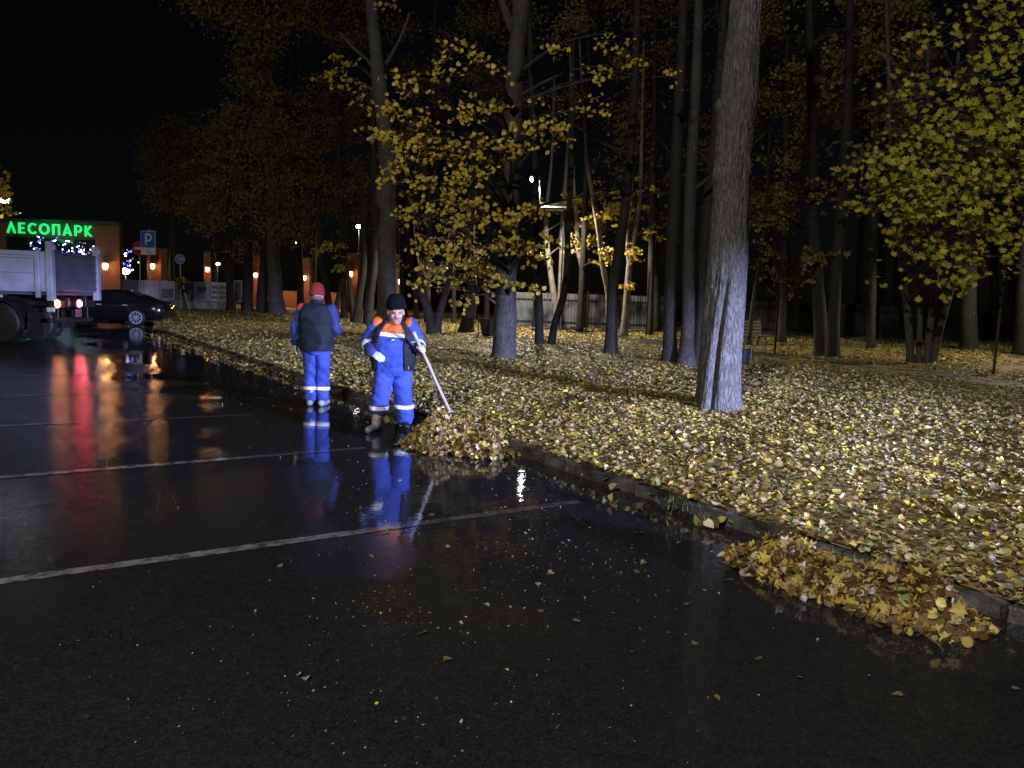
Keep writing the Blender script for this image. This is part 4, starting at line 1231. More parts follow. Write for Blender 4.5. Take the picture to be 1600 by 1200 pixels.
def wall_lamp(name, label, p, watts, group=None, s=1.0):
    root = thing(name, label, 'wall lamp', tuple(p), 0, group)
    mb = MB(); mb.bbox((0, -.03, 0), (.10 * s, .06, .22 * s), .01); mb.box((0, -.10, .10 * s), (.05, .12, .04)); mb.build('bracket', M['dark'], root)
    mb = MB(); mb.lathe([(.05, -.15), (.09, -.10), (.11, .02), (.10, .10), (.03, .14)], (0, -.17, 0), 12); o = mb.build('shade', M['warmglow'], root, smooth=True)
    o.scale = (s, s, s)
    mb = MB(); mb.lathe([(.01, .20), (.13, .13), (.13, .115), (.02, .12)], (0, -.17, 0), 12); o = mb.build('cap', M['dark'], root); o.scale = (s, s, s)
    pointlight('lamp_light', (p[0], p[1] - .42, p[2]), watts, (1.0, 0.40, 0.13), .12)
    return root
q = at(168, 416, BY)
wall_lamp('wall_lamp', 'warm glowing lamp on the right pier of the brick building', (q[0], BY - .015, q[2]), 75, None, 1.4)

# fairy lights: two garlands in the glazed opening, one beyond the corner
def garland(name, label, pts_px, Y, n, blue, seed):
    r = random.Random(seed)
    P = [at(x, y, Y) for x, y in pts_px]
    L, _ = resample(P, [1] * len(P), .08)
    c = L[len(L) // 2]
    root = thing(name, label, 'fairy lights', tuple(c))
    mb = MB(); mb.tube(L, .012, 4); mb.build('cable', M['dark'], root, world=True)
    for nm, mt, sh in (('white_bulb', 'whitebulb', 1 - blue), ('blue_bulb', 'bluebulb', blue)):
        mb = MB()
        for i in range(int(n * sh)):
            p = L[r.randrange(len(L))]
            o = Vector((r.uniform(-.12, .12), r.uniform(-.2, .2), r.uniform(-.25, .1)))
            mb.ellipsoid(Vector(p) + o, (.032, .032, .038), 5, 4)
        if mb.v: mb.build(nm, M[mt], root, world=True)['kind'] = 'stuff'
garland('fairy_light_garland', 'sagging string of blue fairy lights at the left of the glazed opening', [(44, 374), (52, 384), (60, 391), (70, 390), (80, 382)], BY - .7, 12, .8, 1)
garland('fairy_light_garland', 'rising string of mixed white and blue fairy lights above the truck tailgate', [(60, 371), (76, 378), (95, 372), (106, 380), (116, 386), (126, 394), (134, 396), (146, 387)], BY - .75, 34, .35, 2)
garland('fairy_light_garland', 'lower string of blue and white fairy lights just above the tailgate', [(92, 394), (102, 392), (112, 394), (122, 386), (134, 393)], BY - .8, 18, .55, 3)
garland('fairy_light_garland', 'upper fairy lights strung beyond the corner of the brick building', [(189, 392), (197, 396), (205, 389), (213, 394)], BY + 6, 18, .55, 4)
garland('fairy_light_garland', 'middle fairy lights strung beyond the corner of the brick building', [(190, 408), (198, 412), (206, 407), (213, 404)], BY + 6, 14, .7, 5)
garland('fairy_light_garland', 'lowest fairy lights strung beyond the corner of the brick building', [(190, 418), (198, 415), (204, 418)], BY + 6, 12, .6, 6)

# ------------------------------------------------------------------ brick pillars and low wall, banner fence
WY = 66.0
def pillar(px, w, ytop, ybot, Y, label, lamp_y, watts):
    c = at(px, 440, Y); zt_ = at(px, ytop, Y)[2]
    ww = w / 1200 * Y
    root = thing('brick_pillar', label, 'pillar', (c[0], Y, .1), 0, 'lit brick pillars')
    mb = MB(); mb.box((0, ww / 2, zt_ / 2), (ww, ww, zt_)); mb.build('shaft', M['mortar'], root)
    bricks_stuff(c[0] - ww / 2, c[0] + ww / 2, .2, zt_, Y, 'brickwork', root, .25, .09)
    mb = MB(); mb.bbox((0, ww / 2, zt_ + .06), (ww + .12, ww + .12, .12), .03); mb.build('cap', M['roof'], root)
    if lamp_y:
        q = at(px, lamp_y, Y)
        wall_lamp('wall_lamp', 'warm lamp glowing on the ' + label.split(' with')[0].replace('brick ', 'brick '), (q[0], Y - .02, q[2]), watts * 1.5, None, 1.45)
pillar(241, 22, 391, 480, WY - 8, 'leftmost lit brick pillar behind the parking sign', 416, 60)
pillar(326, 14, 396, 481, WY, 'lit brick pillar rising behind the middle of the banner fence', 421, 60)
pillar(401, 10, 402, 481, WY, 'narrow lit brick pillar between the dark trunks', 430, 60)
pillar(477, 13, 406, 480, WY, 'lit brick pillar above the red hat of the far worker', 434, 60)
pillar(549, 19, 400, 488, WY - 8, 'widest lit brick pillar crossed by thin dark trunks', 428, 75)
pillar(626, 8, 405, 485, WY - 4, 'brick pillar just above the black hat of the near worker', 440, 60)
x0 = at(392, 470, WY)[0]; x1 = at(560, 470, WY)[0]
lw = thing('low_brick_wall', 'low orange brick wall running between the lit pillars', 'wall', ((x0 + x1) / 2, WY + .35, .1))
zt_ = at(480, 457, WY)[2]
mb = MB(); mb.box(((x0 + x1) / 2, WY + .5, zt_ / 2), (x1 - x0, .25, zt_)); mb.build('body', M['mortar'], lw, world=True)
bricks_stuff(x0, x1, .15, zt_ - .02, WY + .375, 'brickwork', lw, .27, .10)
mb = MB(); mb.bbox(((x0 + x1) / 2, WY + .5, zt_ + .04), (x1 - x0 + .05, .36, .08), .02); mb.build('coping', M['mortar'], lw, world=True)
for px in (420, 452, 505, 530):
    q = at(px, 475, WY)
    pointlight('wall_wash_light', (q[0], WY - .8, 1.6), 45, (1, .42, .15), .1)

FY = 53.0
bf = thing('banner_fence', 'white banner fence with dim printed posters on a pale plinth', 'fence', (at(275, 470, FY)[0], FY, .1))
M['banner'] = mat('white_banner', (0.66, 0.67, 0.72), 0.55, .1, 2)
M['banner_green'] = mat('grey_green_banner', (0.20, 0.25, 0.22), 0.55, .1, 2)
M['banner_pink'] = mat('grey_pink_banner', (0.30, 0.24, 0.25), 0.55, .1, 2)
M['print'] = mat('banner_print', (0.13, 0.13, 0.17), 0.6, c2=(.36, .36, .40), scale=3.5)
edges = [190, 216, 225, 250, 274, 301, 328, 356]
kinds = ['banner_pink', 'banner', 'banner', 'banner', 'banner_green', 'banner', 'banner']
for i in range(7):
    a = at(edges[i], 450, FY)[0] + .02; b = at(edges[i + 1], 450, FY)[0] - .02
    zb = .72; zt_ = float(at((edges[i] + edges[i + 1]) / 2, 437 + (edges[i] - 190) * .03, FY)[2])
    o = bbx('banner_panel', a, b, FY, FY + .03, zb, zt_, kinds[i], bf)
    if i in (3, 5, 6):
        mbp = MB(); r = random.Random(i)
        if i == 3: rects = [(.5, .33, .8, .5)]
        elif i == 5: rects = [(.55, .62, .5, .22), (.5, .45, .2, .1)]
        else: rects = [(.25 + .45 * u, .2 + .27 * v, .34, .17) for u in range(2) for v in range(3)]
        for cx_, cz_, w_, h_ in rects:
            w_ *= (b - a); h_ *= (zt_ - zb)
            mbp.box((a + (b - a) * cx_ - bf.location.x, -.006, zb + (zt_ - zb) * cz_ - .1), (w_, .006, h_))
        mbp.build('print', M['print'], o)
    q = bbx('fence_post', b + .005, b + .035, FY - .02, FY + .05, .1, zt_ + .03, 'dark', bf)
xA, xB = at(190, 470, FY)[0], at(366, 470, FY)[0]
for i in range(7):
    a = xA + (xB - xA) * i / 7 + .01; b = xA + (xB - xA) * (i + 1) / 7 - .01
    bbx('plinth_block', a, b, FY - .12, FY + .18, .05, .68, 'plinth', bf)
ps = thing('poster_board', 'purple poster board in a pale frame between two dark trunks', 'poster', (at(372, 470, 52)[0], 52, .1))
q = at(372, 455, 52)
M['purple'] = mat('purple_poster', (0.09, 0.04, 0.10), 0.5, c2=(.22, .16, .2), scale=9)
mb = MB(); mb.box((q[0], 52, q[2]), (.52, .05, 1.45)); mb.build('frame', M['banner'], ps, world=True)
mb = MB(); mb.box((q[0], 51.97, q[2]), (.42, .02, 1.3)); mb.build('poster', M['purple'], ps, world=True)
mb = MB()
for dx in (-.2, .2): mb.box((q[0] + dx, 52.03, .5), (.05, .05, .9))
mb.build('leg', M['dark'], ps, world=True)

# ------------------------------------------------------------------ road signs
M['signblue'] = mat('blue_sign_face', (0.03, 0.18, 0.75), 0.4, .04)
M['signwhite'] = mat('white_sign_face', (0.86, 0.88, 0.92), 0.4, .03)
M['signred'] = mat('red_sign_face', (0.55, 0.02, 0.02), 0.4, .04)
M['signyellow'] = mat('yellow_sign_face', (0.55, 0.40, 0.02), 0.4, .08)
PY = 36.0
q = at(231.5, 374, PY); base = at(240, 500, PY); ql = at(231.5, 392, PY)
pk = thing('parking_sign', 'blue square P parking sign with a white wheelchair plate below, on a thin post', 'sign', (q[0], PY, .1), math.radians(-14))
mb = MB(); mb.tube([(0, .06, -.1), (0, .06, q[2] + .35)], .03, 8); mb.build('post', M['steel'], pk)
s_ = .78
def plate(mb, w, h, z, y=0.0, d=.012, x=0.0): mb.box((x, y, z), (w, d, h))
zq = q[2] - .1
mb = MB(); plate(mb, s_, s_, zq); o = mb.build('sign_plate', M['signwhite'], pk)
mb = MB(); plate(mb, s_ - .05, s_ - .05, zq, -.009, .006); mb.build('blue_face', M['signblue'], o)
Mx = Matrix.Translation((-.17, -.012, zq - .27)) @ Matrix(((.54, 0, 0, 0), (0, 0, -1, 0), (0, .54, 0, 0), (0, 0, 0, 1)))
mb = MB(); letter_strokes(mb, GL['Р'][0], Mx, .15, .008); mb.build('letter', M['signwhite'], o)
zl = ql[2] - .1
mb = MB(); plate(mb, s_, .36, zl); o = mb.build('wheelchair_plate', M['signwhite'], pk)
mb = MB()
Mx = Matrix.Translation((-.13, -.0075, zl - .15)) @ Matrix(((.3, 0, 0, 0), (0, 0, -1, 0), (0, .3, 0, 0), (0, 0, 0, 1)))
letter_strokes(mb, [[(.45, .78), (.45, .45), (.75, .45), (.90, .08), (1.02, .12)], arc(.45, .28, .28, .27, 130, 360, 14), [(.45, .6), (.68, .6)], arc(.43, .92, .05, .05, 0, 360, 8)], Mx, .07, .004)
mb.build('wheelchair_symbol', M['dark'], o)
q = at(216, 388, PY + 1.5)
ne = thing('no_entry_sign', 'round red no entry sign with white bar, half behind the parking sign', 'sign', (q[0] + .03, PY + 1.5, .1), math.radians(-14))
mb = MB(); mb.tube([(0, .05, -.1), (0, .05, q[2] + .2)], .03, 8); mb.build('post', M['steel'], ne)
RX = Matrix.Rotation(math.radians(90), 3, 'X')
mb = MB(); mb.lathe([(.33, -.006), (.35, 0), (.33, .006)], (0, 0, q[2] - .1), 24, RX); o = mb.build('disc', M['signred'], ne)
mb = MB(); plate(mb, .48, .11, q[2] - .1, -.012, .008); mb.build('bar', M['signwhite'], o)
q = at(281, 405, 50)
rs = thing('round_road_sign', 'round blue sign with pale marks before the dark wood', 'sign', (q[0], 50, .1))
mb = MB(); mb.tube([(0, .05, 0), (0, .05, q[2])], .03, 8); mb.build('post', M['steel'], rs)
mb = MB(); mb.lathe([(.30, -.006), (.32, 0), (.30, .006)], (0, 0, q[2] - .1), 24, RX); o = mb.build('disc', M['signwhite'], rs)
mb = MB(); mb.lathe([(.26, -.004), (.27, 0), (.26, .004)], (0, -.010, q[2] - .1), 24, RX); mb.build('blue_face', M['signblue'], o)
mb = MB()
for dx, w_, h_ in ((-.13, .05, .22), (0, .03, .40), (.12, .14, .16)): plate(mb, w_, h_, q[2] - .1, -.018, .006, dx)
mb.ellipsoid((-.13, -.017, q[2] + .05), (.035, .004, .035), 8, 5)
mb.build('white_marks', M['signwhite'], o)
q0 = at(297, 487, 50); q1 = at(284, 440, 50)
ms = thing('marker_post', 'leaning black and white striped post with a yellow arrow plate', 'sign', (q0[0], 50, .1))
n_ = 8
for i in range(n_):
    a = q0 + (q1 - q0) * i / n_; b = q0 + (q1 - q0) * (i + 1) / n_
    mb = MB(); mb.tube([a, b], .055, 10); mb.build('stripe', M['white'] if i % 2 == 0 or i < 4 else M['dark'], ms, world=True)
mb = MB()
c = at(284, 438, 50)
vs2 = [(-.42, .17), (.2, .24), (.42, .02), (.30, -.2), (-.36, -.17)]
mb.prism(vs2, 0, .02, Matrix.Translation((c[0] - q0[0], -.06, c[2] - .1)) @ Matrix.Rotation(math.radians(90), 4, 'X'))
mb.build('arrow_plate', M['signyellow'], ms)

# ------------------------------------------------------------------ park lamps
def park_lamp(label, px, py, Y, watts, rad=.16, arm=0.0, glow='whiteglow', col=(1, .9, .72)):
    q = at(px, py, Y)
    root = thing('park_lamp', label, 'street lamp', (q[0] + arm, Y, .1))
    mb = MB(); zz = q[2] - .1
    mb.tube([(0, 0, -.1), (0, 0, zz * .5), (0, 0, zz - .05)], [.07, .055, .04], 10)
    if arm: mb.tube([(0, 0, zz - .1), (-arm * .5, 0, zz + .1), (-arm, 0, zz + .05)], .03, 8)
    mb.lathe([(.12, 0), (.12, .25), (.075, .3)], (0, 0, -.02), 12)
    mb.build('post', M['dark'], root, smooth=False)
    mb = MB(); mb.lathe([(.02, .22), (rad * 1.25, .12), (rad * 1.3, .09), (rad, .08)], (-arm, 0, zz), 16); mb.build('hood', M['dark'], root)
    mb = MB(); mb.ellipsoid((-arm, 0, zz), (rad, rad, rad * .75), 14, 8); mb.build('globe', M[glow], root, smooth=True)
    spotlight('park_lamp_light', (q[0], Y - .30, q[2] - .25), (q[0], Y - .30, 0), watts, col, math.radians(72), math.radians(72), .25, .15)
park_lamp('white park lamp shining beside the straight slim dark tree', 835, 280, 35.0, 5200, .18, .25)
park_lamp('small bright park lamp left of the knotty grey tree', 561, 354, 60.0, 350, .2)
park_lamp('small bright park lamp in the leaves between the dark trunk row and the knotty tree', 466, 380, 62.0, 300, .2)
park_lamp('tiny park lamp low beside the broad trunk at the end of the banner fence', 340, 412, 72.0, 100, .2)
park_lamp('white lamp among lit leaves at the left edge above the green sign', 8, 313, 38.5, 260, .2, -.7)
park_lamp('low white lamp beyond the corner of the brick building', 196, 424, 60.0, 120, .3)

rl = park_lamp('park lamp beyond the right edge of the picture beside the footpath', 1790, 250, 25.0, 2600, .18)
# sheet roof of a small shelter glinting under the lamp
sh = thing('shelter_roof', 'small shelter with a glinting sheet metal roof under the park lamp', 'shelter', (at(862, 325, 36.5)[0], 37, .1))
zc = at(862, 322, 37)[2] - .1
mb = MB()
nn_ = 14
for i in range(nn_):
    x_ = -.75 + 1.5 * i / nn_
    mb.box((x_ + .05, 0, zc + .10 - .02 * (i % 2)), (.1, 1.6, .02), Matrix.Rotation(.10, 3, 'X'))
mb.build('roof_sheet', M['roofsheet'], sh)
for sx in (-.65, .65):
    mb = MB(); mb.tube([(sx, .6, -.1), (sx, .6, zc)], .04, 8); mb.build('post', M['dark'], sh)
mb = MB(); mb.box((0, -.75, zc - .12), (1.4, .05, .06)); mb.box((0, .6, zc - .1), (1.4, .05, .06)); mb.build('beam', M['steel'], sh)

# ------------------------------------------------------------------ corrugated fence
CY = 42.0
M['corr'] = mat('grey_corrugated_sheet', (0.17, 0.18, 0.21), 0.55, .25, 1.5, metal=.2)
xa, xb = at(806, 480, CY)[0], at(1044, 480, CY)[0]
cf = thing('corrugated_fence', 'grey corrugated sheet fence behind the pale lit trunks', 'fence', ((xa + xb) / 2, CY, .1))
cuts = [806, 855, 880, 930, 962, 1000, 1044]
for i in range(6):
    a, b = at(cuts[i], 480, CY)[0] + .02, at(cuts[i + 1], 480, CY)[0] - .02
    mb = MB(); zt_ = float(at((cuts[i] + cuts[i + 1]) / 2, 457 + i * 1.2, CY)[2])
    nb = int((b - a) / .045); vs = []
    for j in range(nb + 1):
        yy = CY + (-.022 if (j % 4) in (0, 1) else .022)
        xx = a + (b - a) * j / nb
        vs += [(xx, yy, .16), (xx, yy, zt_)]
    mb.add(vs, [(2 * j, 2 * j + 2, 2 * j + 3, 2 * j + 1) for j in range(nb)])
    mb.build('sheet', M['corr'], cf, world=True)
    for zz in (.45, zt_ - .35):
        bbx('rail', a, b, CY - .075, CY - .03, zz - .03, zz + .03, 'dark', cf)
for px in cuts:
    c = at(px, 480, CY)[0]
    mb = MB(); mb.box((c, CY + .06, 1.05), (.06, .06, 2.0)); mb.build('post', M['dark'], cf, world=True)
# darker continuation to the right
M['corrdark'] = mat('dark_fence_board', (0.05, 0.05, 0.055), 0.6)
df = thing('board_fence', 'long dark board fence in the shade right of the big trunk', 'fence', (at(1330, 500, 41)[0], 41.2, .1))
xa, xb = at(1165, 490, 41)[0], at(1640, 490, 41)[0]
nb = 60
for i in range(nb):
    a = xa + (xb - xa) * i / nb
    mb = MB(); mb.box((a + .1, 41.2, 1.05), ((xb - xa) / nb - .03, .03, 1.8 + random.uniform(-.03, .03))); mb.build('board', M['corrdark'], df, world=True)
mb = MB(); mb.box(((xa + xb) / 2, 41.15, 1.6), (xb - xa, .05, .08)); mb.box(((xa + xb) / 2, 41.15, .5), (xb - xa, .05, .08)); mb.build('rail', M['dark'], df, world=True)

# thin posts along the footpath
M['rust'] = mat('rusty_post', (0.06, 0.028, 0.018), 0.7, .4, 12)
for (x, y0, y1, lab) in [(916, 519, 455, 'thin dark post left of the pale thin tree, before the corrugated fence'), (1009, 531, 425, 'tall thin post with a slight shine before the corrugated fence'), (1210, 555, 462, 'thin rusty post just right of the big grey trunk'), (1552, 586, 432, 'thin rusty post near the right edge beside the path'), (583, 507, 488, 'short pale stake behind the shoulder of the near worker')]:
    b = G(x, y0, .12); Y = b[1]; h = at(x, y1, Y)[2]
    p = thing('fence_post', lab, 'post', (b[0], b[1], .12))
    mb = MB(); mb.tube([(0, 0, -.1), (0, 0, h - .15)], .035, 8); mb.build('pole', M['rust'] if x > 1100 else (M['banner'] if x < 700 else M['dark']), p)
    mb = MB(); mb.lathe([(.04, 0), (.04, .03), (.015, .05)], (0, 0, h - .15), 8); mb.build('cap', M['dark'], p)

# bench seen end on behind the big trunk, litter bins
M['wood'] = mat('weathered_wood', (0.20, 0.17, 0.13), 0.7, .3, 6)
b = G(1172, 540, .12)
be = thing('park_bench', 'slatted bench back showing just right of the big grey trunk', 'bench', (b[0], b[1], .12), math.radians(20))
for i in range(5):
    mb = MB(); mb.bbox((0, .05 + .03 * i, .42 + .13 * i), (1.1, .03, .085), .006); mb.build('slat', M['wood'], be)
for sx in (-.48, .48):
    mb = MB(); mb.tube([(sx, -.35, 0), (sx, -.30, .38), (sx, .08, .40), (sx, .22, 1.05)], .03, 6); mb.tube([(sx, .08, .40), (sx, .18, 0)], .03, 6); mb.build('leg', M['dark'], be)
for i in range(3):
    mb = MB(); mb.bbox((0, -.28 + .13 * i, .42), (1.1, .10, .03), .006); mb.build('seat_slat', M['wood'], be)
def bin_(label, px, py, Y=None, s=1.0):
    b = G(px, py, .12) if Y is None else at(px, py, Y)
    r = thing('litter_bin', label, 'litter bin', (b[0], b[1], .12))
    mb = MB(); mb.lathe([(.14 * s, .05 * s), (.17 * s, .1 * s), (.24 * s, .5 * s), (.25 * s, .52 * s), (.22 * s, .52 * s), (.16 * s, .14 * s)], (0, 0, 0), 14); mb.build('bucket', M['dark'], r, smooth=False)
    mb = MB(); mb.tube([(-.26 * s, 0, -.05), (-.26 * s, 0, .6 * s)], .02, 6); mb.tube([(.26 * s, 0, -.05), (.26 * s, 0, .6 * s)], .02, 6); mb.build('stand', M['dark'], r)
bin_('dark litter bin on the lawn left of the lime tree foot', 762, 528, None, 1.4)
bin_('small grey litter bin at the right foot of the big trunk', 1160, 570, None, .8)

# ------------------------------------------------------------------ tipper truck
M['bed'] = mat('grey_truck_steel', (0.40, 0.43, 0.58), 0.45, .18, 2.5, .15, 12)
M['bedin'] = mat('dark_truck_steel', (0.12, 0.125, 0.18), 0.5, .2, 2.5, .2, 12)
M['tyre'] = mat('tyre_rubber', (0.03, 0.03, 0.033), 0.55, .25, 10, .4, 50)
M['hub'] = mat('dusty_wheel_rim', (0.11, 0.11, 0.12), 0.5, .3, 6)
M['redlamp'] = emit('lit_red_tail_lamp', (1.0, 0.03, 0.06), 55)
M['redlamp2'] = emit('lit_red_lamp_centre', (1.0, 0.35, 0.32), 70)
M['orangelamp'] = emit('lit_orange_tail_lamp', (1.0, 0.20, 0.05), 24)
M['orangelamp2'] = emit('lit_orange_lamp_centre', (1.0, 0.55, 0.25), 40)
M['reflector'] = mat('white_reflector', (0.7, 0.68, 0.62), 0.3, .1)
tr = thing('tipper_truck', 'grey tipper truck with high steel bed and lit tail lamps, at the left edge', 'truck', (-13.9, 21.75, 0), math.radians(-1.0))
YN, YF = -1.2, .95     # near and far side
ZB, ZT = 1.40, 2.46
XR = 1.62; XF = -3.9
def pb(name, c, d, m, parent=tr, bev=.012, rot=None):
    mb = MB()
    if rot is not None: mb.box(c, d, rot)
    else: mb.bbox(c, d, bev)
    return mb.build(name, M[m], parent)
def side(y, sgn_):
    s = pb('bed_side', ((XF + XR) / 2, y, (ZB + ZT) / 2), (XR - XF - .1, .05, ZT - ZB), 'bed')
    for zz, hh in ((ZB + .06, .14), (ZB + .50, .035), (ZT - .05, .12), (ZT - .17, .03)):
        pb('rib', ((XF + XR) / 2 - .1, y + sgn_ * .045, zz), (XR - XF - .5, .05, hh), 'bed', s)
    for xx in (-2.6, -1.2):
        pb('stake', (xx, y + sgn_ * .05, (ZB + ZT) / 2), (.12, .06, ZT - ZB - .3), 'bed', s)
side(YN, -1); side(YF, 1)
pb('bed_front', (XF, -.125, (ZB + ZT) / 2 + .15), (.06, 2.1, ZT - ZB + .3), 'bed')
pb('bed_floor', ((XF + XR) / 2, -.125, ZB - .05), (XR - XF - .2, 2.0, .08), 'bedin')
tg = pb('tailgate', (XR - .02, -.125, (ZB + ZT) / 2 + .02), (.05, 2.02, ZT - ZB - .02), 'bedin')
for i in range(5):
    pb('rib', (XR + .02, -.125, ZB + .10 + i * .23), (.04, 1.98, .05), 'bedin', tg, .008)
for y in (YN, YF):
    p = pb('corner_post', (XR - .02, y - (.015 if y < 0 else -.015), (ZB + ZT) / 2 + .02), (.17, .16, ZT - ZB + .5), 'bed')
    pb('hinge', (XR + .08, y, ZT + .12), (.08, .08, .14), 'bed', p, .02)
pb('corner_stake', (XR - .34, YN - .06, (ZB + ZT) / 2 - .06), (.12, .08, ZT - ZB + .2), 'bed')
# chassis
for y in (-.42, .42): pb('chassis_rail', (-1.6, y, 1.12), (6.4, .09, .26), 'dark')
pb('cross_member', (XR - .2, 0, 1.08), (.12, 2.1, .16), 'dark')
pb('light_bar', (XR - .1, -.12, 1.08), (.08, 2.1, .20), 'dark')
pb('underrun_bar', (XR - .15, -.12, .62), (.1, 2.0, .12), 'dark')
for y in (-.7, .7): pb('bumper_bracket', (XR - .18, y, .85), (.06, .06, .42), 'dark', tr, .01)
def wheel(x, y, r=.52, w=.30, out=-1):
    root = MB()
    prof = [(r * .56, -w / 2), (r * .90, -w / 2 - .01), (r * .985, -w * .40), (r, -w * .25), (r, w * .25), (r * .985, w * .40), (r * .90, w / 2 + .01), (r * .56, w / 2)]
    root.lathe(prof, (0, 0, 0), 36, RX)
    for i in range(36):      # tread lugs
        a = 2 * math.pi * i / 36
        for yy in (-w * .2, w * .2):
            root.box((math.cos(a) * (r + .004), yy, math.sin(a) * (r + .004)), (.02, w * .3, .05), Matrix.Rotation(-a, 3, 'Y'))
    t = root.build('wheel', M['tyre'], tr, smooth=False); t.location = (x, y, r)
    mb = MB(); sg = out
    mb.lathe([(r * .57, sg * w * .47), (r * .55, sg * w * .36), (r * .50, sg * w * .18), (r * .30, sg * w * .12), (r * .28, sg * w * .46), (r * .20, sg * w * .55), (r * .05, sg * w * .56)], (0, 0, 0), 28, RX.to_3x3() if sg > 0 else Matrix.Rotation(math.radians(90), 3, 'X'))
    h = mb.build('rim', M['hub'], t)
    mb = MB()
    for i in range(10):
        a = 2 * math.pi * i / 10; mb.lathe([(.022, 0), (.022, .04), (.012, .045)], (math.cos(a) * r * .40, sg * -w * .14 * -1, math.sin(a) * r * .40), 6, Matrix.Rotation(math.radians(90 if sg < 0 else -90), 3, 'X'))
    mb.build('wheel_nut', M['hub'], h)
for x in (0.15, -1.25):
    for y, o_ in ((-1.02, -1), (-.68, -1), (.45, 1), (.79, 1)): wheel(x, y, .52, .29, o_)
for y, o_ in ((-1.0, -1), (1.0, 1)): wheel(-5.1, y, .52, .3, o_)
for y in (-.86, .62):
    for x in (.15, -1.25):
        mb = MB(); vs = []; n_ = 14
        for i in range(n_ + 1):
            a = math.radians(12 + 156 * i / n_)
            for rr_, yy in ((.64, -.36), (.64, .36), (.61, .36), (.61, -.36)):
                vs.append((x + math.cos(a) * rr_, y + yy, .55 + math.sin(a) * rr_ * .95))
        fs = [(i * 4 + j, i * 4 + (j + 1) % 4, i * 4 + 4 + (j + 1) % 4, i * 4 + 4 + j) for i in range(n_) for j in range(4)]
        mb.add(vs, fs); mb.build('mudguard', M['dark'], tr)
for y in (-.86, .62): pb('mud_flap', (.92, y, .62), (.015, .6, .5), 'black', tr, .004)
pb('side_reflector', (.20, -1.235, 1.25), (.20, .012, .07), 'reflector', tr, .004)
# lamps
def tail(y, m1, m2, extra=None):
    L = pb('tail_lamp', (XR + .0, y, 1.09), (.10, .30, .20), 'dark')
    mb = MB(); mb.lathe([(.11, 0), (.10, .03), (.05, .045)], (XR + .05, y - .03, 1.09), 16, Matrix.Rotation(math.radians(90), 3, 'Y')); mb.build('lens', M[m1], L)
    mb = MB(); mb.lathe([(.05, 0), (.045, .02), (.02, .03)], (XR + .095, y - .03, 1.09), 12, Matrix.Rotation(math.radians(90), 3, 'Y')); mb.build('bulb_glow', M[m2], L)
tail(-1.06, 'orangelamp', 'orangelamp2'); tail(-.05, 'redlamp', 'redlamp2')
pb('side_marker', (XR - .06, -1.19, .93), (.22, .05, .13), 'reflector', tr, .02)
pb('number_plate', (XR - .02, .0, .82), (.02, .28, .22), 'hub', tr, .004)
# cab, out of the picture on the left
cab = pb('cab', (-5.3, 0, 1.85), (1.9, 2.3, 2.0), 'bed', tr, .12)
pb('windscreen', (-6.26, 0, 2.25), (.02, 2.0, .75), 'glass', cab, .004)
for y in (-1.158, 1.158): pb('side_window', (-5.5, y, 2.3), (.9, .016, .6), 'glass', cab, .004)
pb('front_bumper', (-6.25, 0, .75), (.25, 2.3, .4), 'dark', tr, .05)

# ------------------------------------------------------------------ black saloon car
M['carpaint'] = mat('black_car_paint', (0.010, 0.010, 0.014), 0.18, .1, 3, spec=.5, coat=.6)
M['chrome'] = mat('bright_alloy', (0.72, 0.74, 0.78), 0.35, .05, metal=0.15)
M['cartail'] = mat('dark_tail_cluster', (0.10, 0.02, 0.02), 0.15)
car = thing('parked_car', 'black saloon car with bright alloy wheels parked behind the truck', 'car', (-16.9, 32.2, 0), math.radians(4))
# stations along x (tail at +2.4): x, z bottom, z belt, half width
ST = [(-2.42, .45, .62, .60), (-2.3, .28, .70, .78), (-1.9, .20, .78, .86), (-1.2, .18, .88, .90), (-.6, .18, .93, .905), (0, .18, .95, .91), (.7, .18, .97, .905), (1.4, .19, .99, .89), (1.95, .24, 1.0, .85), (2.3, .32, .98, .78), (2.42, .48, .90, .66)]
mb = MB(); vs = []
for x, zb, zt_, w in ST:
    vs += [(x, -w * .86, zb), (x, -w, zb + .12), (x, -w * 1.0, (zb + zt_) / 2), (x, -w * .985, zt_ - .10), (x, -w * .90, zt_), (x, 0, zt_ + .035), (x, w * .90, zt_), (x, w * .985, zt_ - .10), (x, w, (zb + zt_) / 2), (x, w, zb + .12), (x, w * .86, zb)]
n_ = 11
fs = [(i * n_ + j, i * n_ + n_ + j, i * n_ + n_ + (j + 1) % n_, i * n_ + (j + 1) % n_) for i in range(len(ST) - 1) for j in range(n_)]
fs += [tuple(range(n_)), tuple(range(len(vs) - 1, len(vs) - n_ - 1, -1))]
mb.add(vs, fs); body = mb.build('body', M['carpaint'], car, smooth=True)
